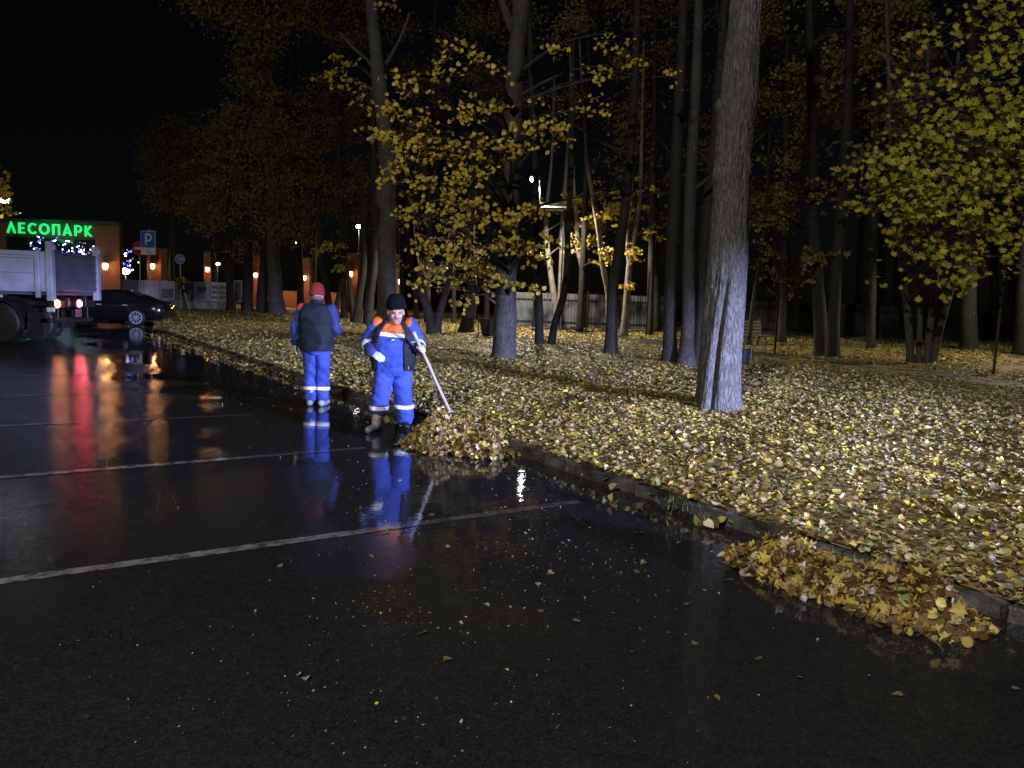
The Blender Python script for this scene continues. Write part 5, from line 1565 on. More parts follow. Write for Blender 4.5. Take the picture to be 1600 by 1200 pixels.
# greenhouse
GS = [(-1.15, .88, .80), (-.55, 1.20, .72), (-.15, 1.40, .64), (.3, 1.445, .62), (.8, 1.42, .62), (1.3, 1.27, .65), (1.75, 1.07, .72), (2.05, .99, .76)]
mb = MB(); vs = []
for x, zt_, w in GS:
    vs += [(x, -.83, .90), (x, -w, zt_ - .05), (x, -w * .8, zt_), (x, 0, zt_ + .02), (x, w * .8, zt_), (x, w, zt_ - .05), (x, .83, .90)]
n_ = 7
fs = [(i * n_ + j, i * n_ + n_ + j, i * n_ + n_ + j + 1, i * n_ + j + 1) for i in range(len(GS) - 1) for j in range(n_ - 1)]
mb.add(vs, fs); mb.build('roof', M['carpaint'], car, smooth=True)
for sg in (-1, 1):
    for pts in ([(-.52, .97), (.22, .99), (.22, 1.36), (-.10, 1.33)], [(.30, .99), (1.05, 1.0), (.95, 1.30), (.30, 1.36)], [(1.12, 1.0), (1.52, 1.02), (1.05, 1.25)]):
        mb = MB()
        vs = []
        for x, z in pts:
            k = (z - .9) / (1.38 - .9)
            y = sg * (.83 + (.635 - .83) * k + .012)
            vs.append((x, y, z))
        for x, z in pts:
            k = (z - .9) / (1.38 - .9); vs.append((x, sg * (.83 + (.635 - .83) * k - .02), z))
        m_ = len(pts)
        mb.add(vs, [tuple(range(m_)), tuple(range(2 * m_ - 1, m_ - 1, -1))] + [(i, m_ + i, m_ + (i + 1) % m_, (i + 1) % m_) for i in range(m_)])
        mb.build('side_window', M['glass'], car)
    for x in (-.05, .98):
        mb = MB(); mb.bbox((x, sg * .905, .83), (.20, .035, .035), .012); mb.build('door_handle', M['chrome'], car)
    mb = MB()
    for x in (-.62, .26, 1.15): mb.box((x, sg * .908, .62), (.012, .012, .60))
    mb.build('door_gap', M['dark'], car)
    mb = MB(); mb.ellipsoid((-.62, sg * .98, 1.0), (.10, .09, .07), 10, 6); mb.build('mirror', M['carpaint'], car, smooth=True)
    mb = MB(); mb.bbox((2.28, sg * .66, .84), (.25, .30, .10), .03); mb.build('tail_light', M['cartail'], car)
    mb = MB(); mb.bbox((-2.2, sg * .62, .62), (.3, .3, .12), .03); mb.build('headlight', M['glass'], car)
    for x in (-1.45, 1.42):
        mb = MB(); mb.lathe([(.22, -.11), (.31, -.11), (.335, -.07), (.335, .07), (.31, .11), (.22, .11)], (0, 0, 0), 28, RX); t = mb.build('wheel', M['tyre'], car); t.location = (x, sg * .83, .335)
        mb = MB(); mb.lathe([(.225, -.02), (.25, -.02), (.255, .0), (.25, .02), (.225, .02), (.225, -.02)], (0, sg * .105, 0), 28, RX, False)
        mb.lathe([(.045, -.02), (.05, 0), (.03, .02)], (0, sg * .10, 0), 12, RX)
        for i in range(9):
            a = 2 * math.pi * i / 9
            mb.box((math.cos(a) * .145, sg * .10, math.sin(a) * .145), (.20, .03, .024), Matrix.Rotation(-a, 3, 'Y'))
        mb.build('rim', M['chrome'], t)
        mb = MB(); mb.lathe([(.23, -.01), (.23, .01)], (0, sg * .06, 0), 24, RX); mb.build('brake_disc', M['dark'], t)
mb = MB(); mb.bbox((2.40, 0, .62), (.03, .52, .12), .006); mb.build('number_plate', M['reflector'], car)
mb = MB(); mb.bbox((2.34, 0, .42), (.16, 1.5, .20), .05); mb.build('rear_bumper', M['carpaint'], car)

# ------------------------------------------------------------------ the two workers
M['blue'] = mat('royal_blue_workwear', (0.024, 0.054, 0.31), 0.85, .28, 9, .35, 120, .004)
M['navy'] = mat('navy_trim_and_shaded_sleeve', (0.018, 0.024, 0.13), 0.8, .2, 9, .3, 120, .004)
M['orange'] = mat('orange_cloth', (0.62, 0.13, 0.02), 0.7, .12, 9, .2, 120, .003)
M['redcloth'] = mat('red_cloth', (0.40, 0.02, 0.03), 0.75, .15, 9, .2, 120, .003)
M['vest'] = mat('black_padded_cloth', (0.011, 0.015, 0.023), 0.8, .3, 5, .4, 40, .01, spec=.25)
M['band'] = mat('reflective_band', (0.80, 0.80, 0.80), 0.45, .06, 20)
M['knit'] = mat('black_knit', (0.005, 0.0055, 0.007), 1.0, .3, 60, .6, 160, .004, spec=.1)
M['redknit'] = mat('red_knit', (0.22, 0.014, 0.02), 0.9, .2, 60, .6, 160, .004)
M['skin'] = mat('weathered_skin', (0.47, 0.28, 0.22), 0.55, .14, 22, .15, 90, .003)
M['stubble'] = mat('grey_stubble', (0.30, 0.215, 0.18), 0.7, .25, 60)
M['glove'] = mat('pale_work_glove', (0.50, 0.51, 0.53), 0.85, .15, 18, .4, 150, .003)
M['boot'] = mat('grey_rubber_boot', (0.24, 0.27, 0.30), 0.4, .3, 8)
M['camo'] = mat('camouflage_boot', (0.62, 0.46, 0.40), 0.5, c2=(0.16, 0.12, 0.12), scale=16)
M['shadedboot'] = mat('shade_painted_boot', (0.022, 0.018, 0.016), 0.4, .3, 8)  # boot standing in shadow, the shade painted in as a darker colour
M['hair'] = mat('grey_hair', (0.10, 0.09, 0.085), 0.8, .3, 60)
M['eye'] = mat('dark_eye', (0.02, 0.016, 0.014), 0.3)
M['lip'] = mat('lips', (0.30, 0.12, 0.10), 0.5)
M['pole'] = mat('pale_wooden_pole', (0.40, 0.34, 0.27), 0.55, .12, 12, .2, 60, .003)

def remeshed(mb, voxel, smooth=4, name='tmp'):
    o = mb.build(name, M['blue'])
    md = o.modifiers.new('r', 'REMESH'); md.mode = 'VOXEL'; md.voxel_size = voxel
    sm = o.modifiers.new('s', 'SMOOTH'); sm.iterations = smooth; sm.factor = .5
    dg = bpy.context.evaluated_depsgraph_get()
    me = bpy.data.meshes.new_from_object(o.evaluated_get(dg))
    old = o.data
    bpy.data.objects.remove(o); bpy.data.meshes.remove(old)
    n = len(me.vertices); co = np.empty(n * 3); me.vertices.foreach_get('co', co)
    f = [tuple(p.vertices) for p in me.polygons]
    return me, co.reshape(-1, 3), f

def segdist(P, a, b, ra, rb):
    a = np.array(a, float); b = np.array(b, float); ab = b - a
    t = np.clip(((P - a) @ ab) / (ab @ ab), 0, 1)
    return np.linalg.norm(P - a - t[:, None] * ab, axis=1) - (ra + (rb - ra) * t), t

def ellipse_loft(mb, rings, n=22):
    """rings: (z, cx, cy, rx, ry)"""
    vs = []
    for z, cx, cy_, rx, ry in rings:
        for j in range(n):
            a = 2 * math.pi * j / n
            c, s_ = math.cos(a), math.sin(a)
            k = 2.5
            vs.append((cx + rx * math.copysign(abs(c) ** (2 / k), c), cy_ + ry * math.copysign(abs(s_) ** (2 / k), s_), z))
    fs = [(i * n + j, i * n + (j + 1) % n, i * n + n + (j + 1) % n, i * n + n + j) for i in range(len(rings) - 1) for j in range(n)]
    mb.add(vs, fs + [tuple(range(n - 1, -1, -1)), tuple(range(len(vs) - n, len(vs)))])

def shell(name, V, F, N, keep, off, m, root, thick=.006):
    """a layer of cloth over chosen faces of the body: offset outwards, with its own thickness"""
    fk = [f for f in F if all(keep[i] for i in f)]
    if not fk: return None
    ids = sorted({i for f in fk for i in f}); mp_ = {v: i for i, v in enumerate(ids)}
    out = V[ids] + N[ids] * (np.asarray(off)[ids][:, None] if np.ndim(off) else off)
    inn = V[ids] + N[ids] * ((np.asarray(off)[ids][:, None] if np.ndim(off) else off) - thick)
    k = len(ids)
    fs = [tuple(mp_[i] for i in f) for f in fk] + [tuple(mp_[i] + k for i in reversed(f)) for f in fk]
    ed = {}
    for f in fk:
        for a, b in zip(f, f[1:] + f[:1]): ed[(a, b)] = 1
    for a, b in ed:
        if (b, a) not in ed: fs.append((mp_[b], mp_[a], mp_[a] + k, mp_[b] + k))
    mb = MB(); mb.add(np.concatenate([out, inn]), fs)
    return mb.build(name, m, root, smooth=True)

def vnormals(V, F):
    N = np.zeros_like(V); Fa = np.array([f for f in F if len(f) == 4])
    n = np.cross(V[Fa[:, 2]] - V[Fa[:, 0]], V[Fa[:, 3]] - V[Fa[:, 1]])
    for k in range(4): np.add.at(N, Fa[:, k], n)
    return N / (np.linalg.norm(N, axis=1, keepdims=True) + 1e-9)

def hand(mb, wrist, dirv, palm_n, side, curl, size=1.0, spread=.1):
    """wrist, direction of the hand, palm normal, thumb side (+1/-1), finger curl in radians per joint"""
    d = Vector(dirv).normalized(); pn = Vector(palm_n); pn = (pn - d * pn.dot(d)).normalized(); s_ = d.cross(pn) * side
    w = Vector(wrist)
    L = .095 * size
    for k in (-.03, -.01, .01, .03):
        mb.capsule(w + s_ * k * .7, w + d * L + s_ * k * 1.05, .020 * size, .017 * size, 10)
    lens = [.072, .080, .074, .058]
    for i, (k, l) in enumerate(zip((.034, .0115, -.0115, -.034), lens)):
        p = w + d * L + s_ * k; dd = (d + s_ * k * spread * 8).normalized(); l *= size
        a = 0
        for seg, fr in enumerate((.45, .32, .28)):
            a = curl[min(seg, len(curl) - 1)] * (1 + .06 * i)
            ax = dd.cross(pn).normalized()
            dd = (Matrix.Rotation(a, 3, ax) @ dd).normalized()
            q = p + dd * l * fr
            mb.capsule(p, q, (.0125 - .001 * seg) * size, (.0118 - .0012 * seg) * size, 8)
            p = q
    p = w + d * .03 * size + s_ * .036 * size; dd = (d * .55 + s_ * .75 + pn * .35).normalized()
    for seg, l in enumerate((.042, .034, .026)):
        q = p + dd * l * size
        mb.capsule(p, q, (.0155 - .0015 * seg) * size, (.014 - .0015 * seg) * size, 8)
        p = q; dd = (dd * .8 + d * .35 + pn * .28 - s_ * .12).normalized()

def hat(name, c, r, h, m, root, tilt=0.0, brim=.05):
    """knitted hat: ribbed cuff and a dome"""
    mb = MB(); n = 48
    R = Matrix.Rotation(tilt, 3, 'X')
    prof = [(1.00, 0), (1.055, .006), (1.065, brim * .5), (1.05, brim), (1.0, brim + .006), (1.005, brim + .02), (.97, h * .55), (.86, h * .75), (.66, h * .90), (.38, h * .985), (.12, h), (.02, h)]
    vs = []
    for k, z in prof:
        for j in range(n):
            a = 2 * math.pi * j / n
            kk = k * (1 + (.014 if j % 2 else 0) * (1 if z <= brim else .6))
            p = R @ Vector((r[0] * kk * math.cos(a), r[1] * kk * math.sin(a), z))
            vs.append(p + Vector(c))
    fs = [(i * n + j, i * n + (j + 1) % n, i * n + n + (j + 1) % n, i * n + n + j) for i in range(len(prof) - 1) for j in range(n)]
    mb.add(vs, fs + [tuple(range(n - 1, -1, -1)), tuple(range(len(vs) - n, len(vs)))])
    return mb.build(name, m, root, smooth=True)

def boot(name, ankle, foot_dir, m, root, h=.26, L=.29, m_foot=None):
    mb = MB()
    a = Vector(ankle); d = Vector((foot_dir[0], foot_dir[1], 0)).normalized(); z0 = a.z - .085
    top = a + Vector((foot_dir[2] if len(foot_dir) > 2 else 0, foot_dir[3] if len(foot_dir) > 3 else 0, h - .085))
    mb.capsule(a, top, .056, .074, 16)
    mb.mi = 1 if m_foot else 0
    heel = Vector((a.x, a.y, z0 + .05)) - d * .055
    toe = Vector((a.x, a.y, z0 + .042)) + d * (L - .11)
    mb.capsule(heel, heel.lerp(toe, .5), .050, .050, 14)
    mb.capsule(heel.lerp(toe, .45), toe, .050, .045, 14)
    mb.capsule(a, heel.lerp(toe, .4), .056, .046, 14)
    me, V, F = remeshed(mb, .007, 5)
    # flat sole
    V[:, 2] = np.maximum(V[:, 2], z0)
    mo = MB(); mo.add(V, F)
    if m_foot:
        mo.m = [1 if np.mean([V[i][2] for i in f]) < z0 + .12 and np.mean([(Vector(V[i]) - a).dot(d) for i in f]) > -.2 else 0 for f in F]
    bpy.data.meshes.remove(me)
    o = mo.build(name, [m, m_foot] if m_foot else m, root, smooth=True)
    sb = MB(); c = heel.lerp(toe, .5)
    ang = math.atan2(d.y, d.x)
    n = 16; vs = []
    for zz in (z0 - .018, z0 + .008):
        for j in range(n):
            t = 2 * math.pi * j / n
            q = Vector((math.cos(t) * (L / 2 + .003), math.sin(t) * .053, 0)); q = Matrix.Rotation(ang, 3, 'Z') @ q
            vs.append((c.x + q.x, c.y + q.y, zz))
    sb.add(vs, [tuple(range(n - 1, -1, -1)), tuple(range(n, 2 * n))] + [(j, (j + 1) % n, n + (j + 1) % n, n + j) for j in range(n)])
    sb.build('sole', M['black'], o)
    return o

def head_geometry(mb, c, R, face=True, s=1.0):
    """head looking along local -Y"""
    def q(p): return Vector(c) + R @ (Vector(p) * s)
    mb.ellipsoid(q((0, .012, .035)), (.078 * s, .096 * s, .098 * s), 18, 14, R)
    mb.ellipsoid(q((0, -.03, -.035)), (.064 * s, .066 * s, .085 * s), 16, 12, R)       # jaw and cheeks
    mb.ellipsoid(q((0, -.058, -.088)), (.034 * s, .032 * s, .028 * s), 12, 8, R)       # chin
    mb.ellipsoid(q((.040, -.062, -.022)), (.026 * s, .024 * s, .024 * s), 10, 8, R)    # cheeks
    mb.ellipsoid(q((-.040, -.062, -.022)), (.026 * s, .024 * s, .024 * s), 10, 8, R)
    mb.ellipsoid(q((0, -.078, .030)), (.056 * s, .020 * s, .016 * s), 12, 8, R)        # brow
    mb.capsule(q((0, -.084, .015)), q((0, -.108, -.022)), .011 * s, .017 * s, 10)      # nose
    for sx in (-1, 1):
        mb.ellipsoid(q((sx * .014, -.097, -.026)), (.011 * s, .012 * s, .010 * s), 8, 6, R)
        mb.ellipsoid(q((sx * .083, .012, -.005)), (.011 * s, .022 * s, .034 * s), 10, 8, R)   # ears
    mb.ellipsoid(q((0, -.083, -.052)), (.026 * s, .016 * s, .013 * s), 10, 6, R)       # mouth

def worker(spec):
    base = spec['base']
    root_loc = Vector(base)
    J = spec['J']
    mb = MB()
    ellipse_loft(mb, spec['torso'])
    mb.capsule(J['neck'], J['head'], .068, .06, 14)
    Rh = Matrix.Rotation(spec['head_yaw'], 3, 'Z') @ Matrix.Rotation(spec['head_pitch'], 3, 'X')
    head_geometry(mb, J['head'], Rh, True, spec.get('head_scale', 1.0))
    caps = []
    for s_ in 'RL':
        sh, el, wr = J['sh' + s_], J['el' + s_], J['wr' + s_]
        hp, kn, an = J['hip' + s_], J['knee' + s_], J['ank' + s_]
        r = spec['r']
        for nm, a, b, ra, rb in (('uparm' + s_, sh, el, r[0], r[1]), ('forearm' + s_, el, wr, r[1], r[2]), ('thigh' + s_, hp, kn, r[3], r[4]), ('shin' + s_, kn, an, r[4], r[5])):
            mb.capsule(a, b, ra, rb, 18); caps.append((nm, a, b, ra, rb))
    caps.append(('torso', (0, 0, J['hipR'][2] - .02), J['neck'], .19, .12))
    caps.append(('torso', (-.12, 0, J['hipR'][2]), (-.14, 0, J['shR'][2] - .06), .12, .10)); caps.append(('torso', (.12, 0, J['hipR'][2]), (.14, 0, J['shR'][2] - .06), .12, .10))
    caps.append(('head', np.array(J['head']) + (0, 0, -.03), np.array(J['head']) + (0, 0, .05), .09, .09))
    caps.append(('neckz', np.array(J['neck']) + (0, 0, .02), J['head'], .06, .055))
    me, V, F = remeshed(mb, .0095, 4)
    bpy.data.meshes.remove(me)
    D = []; Tt = []
    for c in caps:
        d, t = segdist(V, *c[1:]); D.append(d); Tt.append(t)
    D = np.array(D); Tt = np.array(Tt); lab = np.argmin(D, 0)
    names = [c[0] for c in caps]
    L = np.array([names[i] for i in lab]); T = Tt[lab, np.arange(len(V))]
    N = vnormals(V, F)
    # folds of loose cloth
    amp = np.where((L == 'head') | (L == 'neckz'), 0, .017)
    nz = np.array([mnoise.noise((p[0] * 9 + 3, p[1] * 9, p[2] * 15)) * .7 + mnoise.noise((p[0] * 22, p[1] * 22 + 5, p[2] * 30)) * .35 + spec['fold'] for p in V])
    fold = np.array([1 - abs(mnoise.noise((p[0] * 5 + p[2] * 3, p[1] * 5, p[2] * 7 + 2))) * 2 for p in V])
    V = V + N * (amp * (nz + .5 * fold))[:, None]
    N = vnormals(V, F)
    spec_mat = spec['paint']
    mats, idx = spec_mat(V, L, T, N)
    mo = MB(); mo.add(V, F)
    mo.m = [int(np.bincount([idx[i] for i in f]).argmax()) for f in F]
    body = mo.build('person', [M[m] for m in mats], None, smooth=True)
    body.location = root_loc; body.rotation_euler = (0, 0, spec.get('yaw', 0))
    tag(body, spec['label'], 'person')
    return body, V, F, N, L, T, Rh

# --- near worker: faces the camera, blue suit with orange yoke, open vest, black hat, pole
nb_ = G(612, 672)
J1 = dict(head=(.045, -.10, 1.45), neck=(.03, -.02, 1.30), shR=(-.19, 0, 1.31), elR=(-.335, .02, 1.08), wrR=(-.235, -.17, .985), shL=(.21, 0, 1.31), elL=(.31, .0, 1.09), wrL=(.335, -.16, 1.035),
          hipR=(-.095, 0, .80), kneeR=(-.125, -.06, .47), ankR=(-.15, -.08, .27), hipL=(.105, .02, .80), kneeL=(.12, .06, .47), ankL=(.135, .20, .13))
def paint1(V, L, T, N):
    mats = ['blue', 'navy', 'skin', 'orange', 'stubble']
    i = np.zeros(len(V), int)
    i[(L == 'uparmL') | (L == 'forearmL')] = 0
    i[(L == 'head')] = 2
    i[(L == 'neckz')] = 2
    tor = (L == 'torso') | (np.char.startswith(L.astype(str), 'uparm'))
    yoke = tor & (V[:, 2] > 1.205 + .05 * V[:, 0]) & (np.abs(V[:, 0]) < .19)
    i[yoke] = 3
    i[(L == 'head') & (V[:, 2] < 1.395) & (V[:, 1] < -.14)] = 4
    i[((L == 'uparmR') | (L == 'uparmL')) & (T < .10) & (np.abs(V[:, 0]) < .235)] = 3
    return mats, i
sp1 = dict(base=(nb_[0], nb_[1], 0.0), J=J1, torso=[(.68, .005, .01, .17, .135), (.78, .005, 0, .22, .165), (.88, .01, -.02, .245, .19), (1.0, .012, -.03, .25, .205), (1.10, .015, -.02, .24, .19), (1.20, .02, -.005, .225, .16), (1.28, .02, 0, .19, .125), (1.34, .025, 0, .11, .085)],
           head_yaw=.25, head_pitch=.20, head_scale=1.12, r=(.084, .072, .054, .122, .108, .10), fold=.2, paint=paint1, yaw=0.0,
           label='worker in blue overalls with orange yoke and black knit hat, holding a wooden pole')
b1, V, F, N, L, T, Rh = worker(sp1)
isT = (L == 'torso')
band = (isT | (L == 'uparmR') | (L == 'uparmL')) & (np.abs(V[:, 2] - (1.185 - .06 * (V[:, 0]))) < .028) & (V[:, 1] < .02) & (np.abs(V[:, 0]) < .17)
shell('chest_band', V, F, N, band, .006, M['band'], b1)
for s_ in 'RL':
    z_ = V[:, 2]
    shell('leg_band', V, F, N, (L == 'shin' + s_) & (np.abs(z_ - (.285 if s_ == 'R' else .285)) < .028), .007, M['band'], b1)
    shell('sleeve_band', V, F, N, (L == 'forearm' + s_) & (np.abs(T - .42) < .17), .007, M['band'], b1)
    shell('cuff', V, F, N, (L == 'forearm' + s_) & (T > .80), .012, M['navy'], b1)
# open vest: back, sides and two hanging fronts
fx = np.abs(V[:, 0] - .02)
vest = isT & (V[:, 2] > .76) & (V[:, 2] < 1.37) & ((V[:, 1] > .03) | (fx > .135 + .06 * np.clip((1.3 - V[:, 2]) / .5, 0, 1) * (V[:, 0] < 0) - .05 * np.clip((V[:, 2] - 1.2) / .12, 0, 1)))
shell('open_vest', V, F, N, vest, .026, M['vest'], b1, .012)
mb = MB()
mb.tube([(.165, -.135, 1.24), (.20, -.16, 1.10), (.215, -.17, .98), (.225, -.13, .86), (.235, -.10, .77)], [.022, .026, .03, .032, .022], 8)
mb.build('vest_edge', M['vest'], b1, smooth=True)
mb = MB(); mb.tube([(-.15, -.135, 1.24), (-.205, -.15, 1.12), (-.235, -.12, 1.0)], [.022, .026, .02], 8)
mb.build('vest_edge', M['vest'], b1, smooth=True)
mb = MB(); mb.tube([(.150, -.155, 1.24), (.178, -.188, 1.10), (.19, -.20, .98), (.205, -.16, .86), (.215, -.13, .77)], .007, 6); mb.build('vest_piping', M['orange'], b1)
col = (isT | (L == 'neckz')) & (V[:, 2] > 1.315) & (V[:, 2] < 1.375) & ((V[:, 1] > -.05) | (np.abs(V[:, 0] - .03) > .06))
shell('collar', V, F, N, col, .02, M['navy'], b1, .01)
mb = MB()
for z_ in (1.13, 1.03): mb.bbox((.035, -.215 + (1.03 - z_) * .35 * -1 * -1 - .0, z_), (.035, .012, .012), .004)
mb.build('zip_pull', M['band'], b1)
H1 = Vector(J1['head']); hs = 1.12
def hq(p): return H1 + Rh @ (Vector(p) * hs)
hat('knit_hat', tuple(hq((0, .012, .046))), (.112, .126), .178, M['knit'], b1, .12, .055)
for sx in (-1, 1):
    mb = MB(); mb.ellipsoid(hq((sx * .031, -.083, .008)), (.0135, .008, .006), 8, 6); mb.build('eye', M['eye'], b1, smooth=True)
    mb = MB(); mb.tube([hq((sx * .014, -.096, .026)), hq((sx * .032, -.097, .031)), hq((sx * .052, -.084, .024))], [.004, .006, .003], 6); mb.build('eyebrow', M['hair'], b1)
    mb = MB(); mb.ellipsoid(hq((sx * .079, .028, .012)), (.008, .028, .04), 8, 6); mb.build('side_hair', M['hair'], b1)
mb = MB(); mb.tube([hq((-.022, -.094, -.055)), hq((0, -.100, -.053)), hq((.022, -.094, -.055))], [.003, .0045, .003], 6); mb.build('mouth', M['lip'], b1)
# gloves
mb = MB(); w = Vector(J1['wrR']); dR = Vector((.62, -.40, -.38))
mb.capsule(w - dR.normalized() * .05, w + dR.normalized() * .02, .045, .038, 12)
hand(mb, w + dR.normalized() * .01, dR, (.25, .75, -.35), 1, (.30, .40, .35), 1.15, .08)
me, v_, f_ = remeshed(mb, .0045, 3); bpy.data.meshes.remove(me)
mo = MB(); mo.add(v_, f_); mo.build('glove', M['glove'], b1, smooth=True)
# pole: from the tip in the leaf heap up through the left hand
tipw = np.array(G(704, 646, .14)); tip = Vector(tipw) - Vector(b1.location)
hand_p = Vector((.375, -.235, 1.03))
ax_ = (hand_p - tip).normalized()
top = hand_p + ax_ * .30
pole = thing('broom_pole', 'long pale wooden pole held by the near worker, its tip in the leaf heap', 'broom', tuple(Vector(b1.location) + tip))
mb = MB(); n_ = 14
pts = [Vector((0, 0, 0)) + (top - tip) * (i / n_) + Vector((math.sin(i * .9) * .002, math.cos(i * 1.3) * .002, 0)) for i in range(n_ + 1)]
mb.tube(pts, [.021 + .001 * math.sin(i * 1.7) for i in range(n_ + 1)], 12); mb.build('handle', M['pole'], pole, smooth=True)
mb = MB()
side_ = ax_.cross(Vector((0, 1, 0))).normalized()
for i in range(11):
    k = (i - 5) / 5
    mb.tube([Vector((0, 0, .04)), -ax_ * .10 + side_ * k * .10 + Vector((0, 0, .02)), -ax_ * .16 + side_ * k * .21 + Vector((0, 0, 0.03))], [.006, .005, .004], 5)
mb.build('rake_tine', M['steel'], pole)
# the hand that grips it: fingers wrapped round the pole
mb = MB(); w = Vector(J1['wrL'])
dirh = (hand_p - w).normalized()
mb.capsule(w - dirh * .05, w + dirh * .02, .046, .04, 12)
e1 = ax_; e2 = dirh - ax_ * dirh.dot(ax_); e2.normalize(); e3 = e1.cross(e2)
if e3.x > 0: e3 = -e3
pc = hand_p
pr = .021
for k in (-.036, -.013, .010, .033):            # palm against the back of the pole
    mb.capsule(w + dirh * .01 + e1 * k * .6, pc + e1 * k - e2 * (pr + .018), .022, .020, 10)
    ln = {-.036: 3.6, -.013: 4.3, .010: 4.4, .033: 4.0}[k]
    pr_ = pr + .0125; prev = pc + e1 * k - e2 * (pr + .016) - e3 * .012 * 0
    for st in range(6):
        a = math.pi + ln * (st + 1) / 6
        p = pc + e1 * (k + .002 * st) + e2 * math.cos(a) * pr_ + e3 * math.sin(a) * pr_
        mb.capsule(prev, p, .0135 - .0005 * st, .013 - .0006 * st, 8)
        prev = p
prev = pc + e1 * .03 - e2 * (pr + .02)
for st in range(4):                              # thumb goes round the other way
    a = math.pi - 2.5 * (st + 1) / 4
    p = pc + e1 * (.045 + .004 * st) + e2 * math.cos(a) * (pr + .015) + e3 * math.sin(a) * (pr + .015)
    mb.capsule(prev, p, .016 - .001 * st, .0155 - .001 * st, 8); prev = p
me, v_, f_ = remeshed(mb, .0045, 2); bpy.data.meshes.remove(me)
mo = MB(); mo.add(v_, f_); mo.build('glove', M['glove'], b1, smooth=True)
boot('boot', (-.172, -.12, .088), (-.30, -.95, .02, .03), M['camo'], b1, .28, .30, M['boot'])
boot('boot', (J1['ankL'][0], J1['ankL'][1], .088), (.25, -.95, 0, -.02), M['shadedboot'], b1, .25, .29)

# --- far worker: seen from behind, black padded vest, red hat
fb_ = G(494, 634)
J2 = dict(head=(-.01, -.045, 1.60), neck=(0, 0, 1.43), shR=(-.205, 0, 1.43), elR=(-.315, .0, 1.14), wrR=(-.318, -.05, .92), shL=(.215, 0, 1.42), elL=(.285, -.02, 1.12), wrL=(.16, -.24, 1.02),
          hipR=(-.095, 0, .88), kneeR=(-.095, -.015, .50), ankR=(-.085, .0, .13), hipL=(.095, 0, .88), kneeL=(.09, -.015, .50), ankL=(.095, -.01, .13))
# built facing -y, turned round below: R of the build is then the other side, so mirror x
J2 = {k: (-v[0], v[1], v[2]) for k, v in J2.items()}
def paint2(V, L, T, N):
    mats = ['blue', 'navy', 'skin', 'redcloth']
    i = np.zeros(len(V), int)
    i[(L == 'uparmL') | (L == 'forearmL')] = 1  # arm away from the light: its shade is put into the cloth colour
    i[(L == 'head') | (L == 'neckz')] = 2
    i[(L == 'uparmR') & (T < .12)] = 3
    return mats, i
sp2 = dict(base=(fb_[0], fb_[1], 0), J=J2, torso=[(.76, 0, 0, .15, .12), (.86, 0, 0, .19, .145), (.98, 0, 0, .205, .155), (1.12, 0, -.005, .215, .165), (1.25, 0, 0, .225, .165), (1.36, 0, .01, .215, .145), (1.43, 0, .01, .16, .11), (1.47, 0, .005, .09, .08)],
           head_yaw=.1, head_pitch=.16, head_scale=1.0, r=(.074, .062, .048, .105, .088, .082), fold=.15, paint=paint2, yaw=math.pi,
           label='worker seen from behind in a black padded vest, red hat and blue trousers')
b2, V, F, N, L, T, Rh = worker(sp2)
isT = (L == 'torso')
thigh = ((L == 'thighR') | (L == 'thighL')) & (V[:, 2] > .80)
vest = (isT | thigh) & (V[:, 2] > .82) & (V[:, 2] < 1.47)
quilt = .026 + .005 * np.abs(np.sin(V[:, 2] * 2 * np.pi / .30)) ** .6 + .01 * np.clip((1.1 - V[:, 2]) / .3, 0, 1)
shell('padded_vest', V, F, N, vest, quilt, M['vest'], b2, .014)
col = (isT | (L == 'neckz')) & (V[:, 2] > 1.44) & (V[:, 2] < 1.54)
shell('collar', V, F, N, col, .022, M['vest'], b2, .01)
for s_ in 'RL':
    shell('leg_band', V, F, N, (L == 'shin' + s_) & (np.abs(V[:, 2] - .265) < .032), .007, M['band'], b2)
    shell('cuff', V, F, N, (L == 'forearm' + s_) & (T > .82), .010, M['navy'], b2)
H2 = Vector(J2['head'])
hat('knit_hat', tuple(H2 + Rh @ Vector((0, .012, .010))), (.104, .120), .19, M['redknit'], b2, .10, .06)
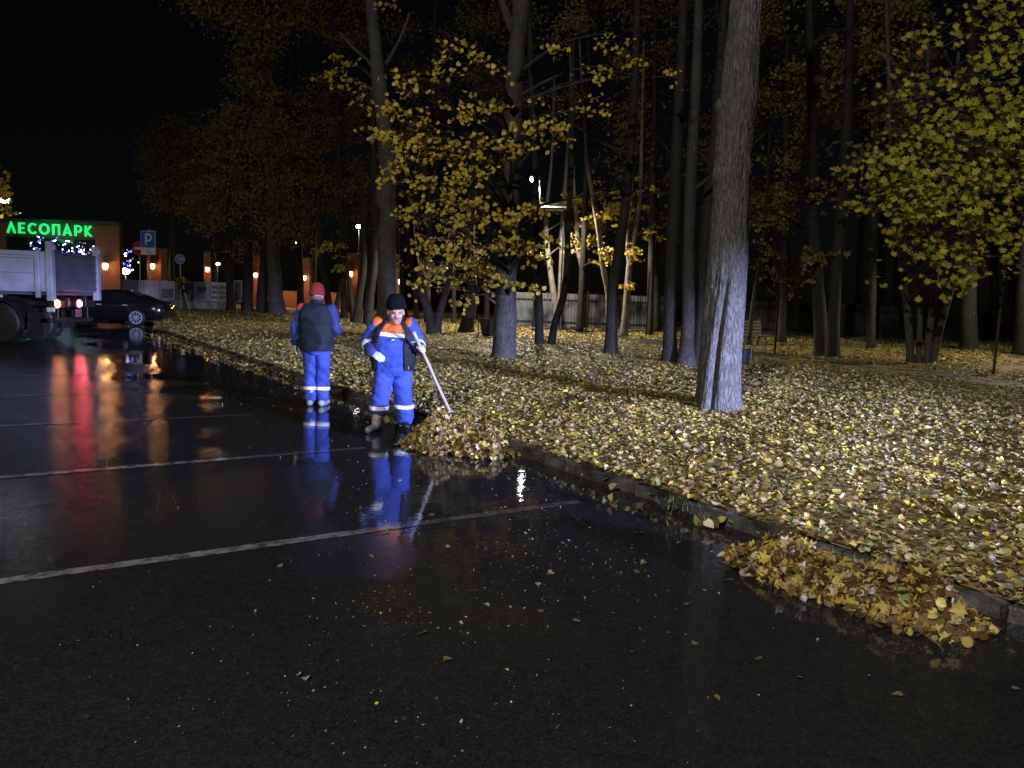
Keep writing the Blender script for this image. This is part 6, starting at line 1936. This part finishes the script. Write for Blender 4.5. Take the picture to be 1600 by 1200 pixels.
mb = MB(); mb.ellipsoid(H2 + Vector((0, .035, -.02)), (.078, .065, .06), 12, 8); mb.build('hair', M['hair'], b2, smooth=True)
for sx in (-1, 1):
    mb = MB(); mb.ellipsoid(H2 + Rh @ Vector((sx * .031, -.079, .008)), (.013, .008, .006), 8, 6); mb.build('eye', M['eye'], b2, smooth=True)
mb = MB(); w = Vector(J2['wrR']); dR = Vector((.02, -.12, -1))
mb.capsule(w - dR.normalized() * .06, w + dR.normalized() * .02, .05, .042, 12)
hand(mb, w + dR.normalized() * .01, dR, (-1, 0, 0), -1, (.30, .35, .3), 1.12, .06)
me, v_, f_ = remeshed(mb, .0045, 3); bpy.data.meshes.remove(me)
mo = MB(); mo.add(v_, f_); mo.build('glove', M['glove'], b2, smooth=True)
mb = MB(); w = Vector(J2['wrL']); dR = Vector((.55, -.8, .05))
mb.capsule(w - dR.normalized() * .05, w + dR.normalized() * .02, .046, .04, 12)
hand(mb, w + dR.normalized() * .01, dR, (0, 0, -1), 1, (.3, .4, .4), 1.1, .06)
me, v_, f_ = remeshed(mb, .0045, 3); bpy.data.meshes.remove(me)
mo = MB(); mo.add(v_, f_); mo.build('glove', M['glove'], b2, smooth=True)
boot('boot', (J2['ankR'][0], J2['ankR'][1] + .01, .088), (.15, -1), M['boot'], b2, .21, .29)
boot('boot', (J2['ankL'][0], J2['ankL'][1] + .01, .088), (-.12, -1), M['boot'], b2, .21, .29)

# ------------------------------------------------------------------ scraps of plastic in the near heap
M['plastic'] = mat('crumpled_clear_plastic', (0.52, 0.52, 0.62), 0.25, .2, 20)
for (x, y, r, lab) in [(1367, 926, .032, 'crumpled pale plastic scrap lying in the middle of the long near heap'), (1256, 934, .020, 'small crumpled plastic scrap at the water edge of the long near heap')]:
    c = G(x, y, .11 if r > .03 else .03)
    mb = MB(); mb.ellipsoid((0, 0, 0), (r, r, r), 12, 9)
    mb.v = [tuple(Vector(p) * (1 + .45 * mnoise.noise(Vector(p) * 60 + Vector((x, 0, 0))))) for p in mb.v]
    o = mb.build('plastic_scrap', M['plastic']); o.location = tuple(c)
    tag(o, lab, 'plastic scrap')
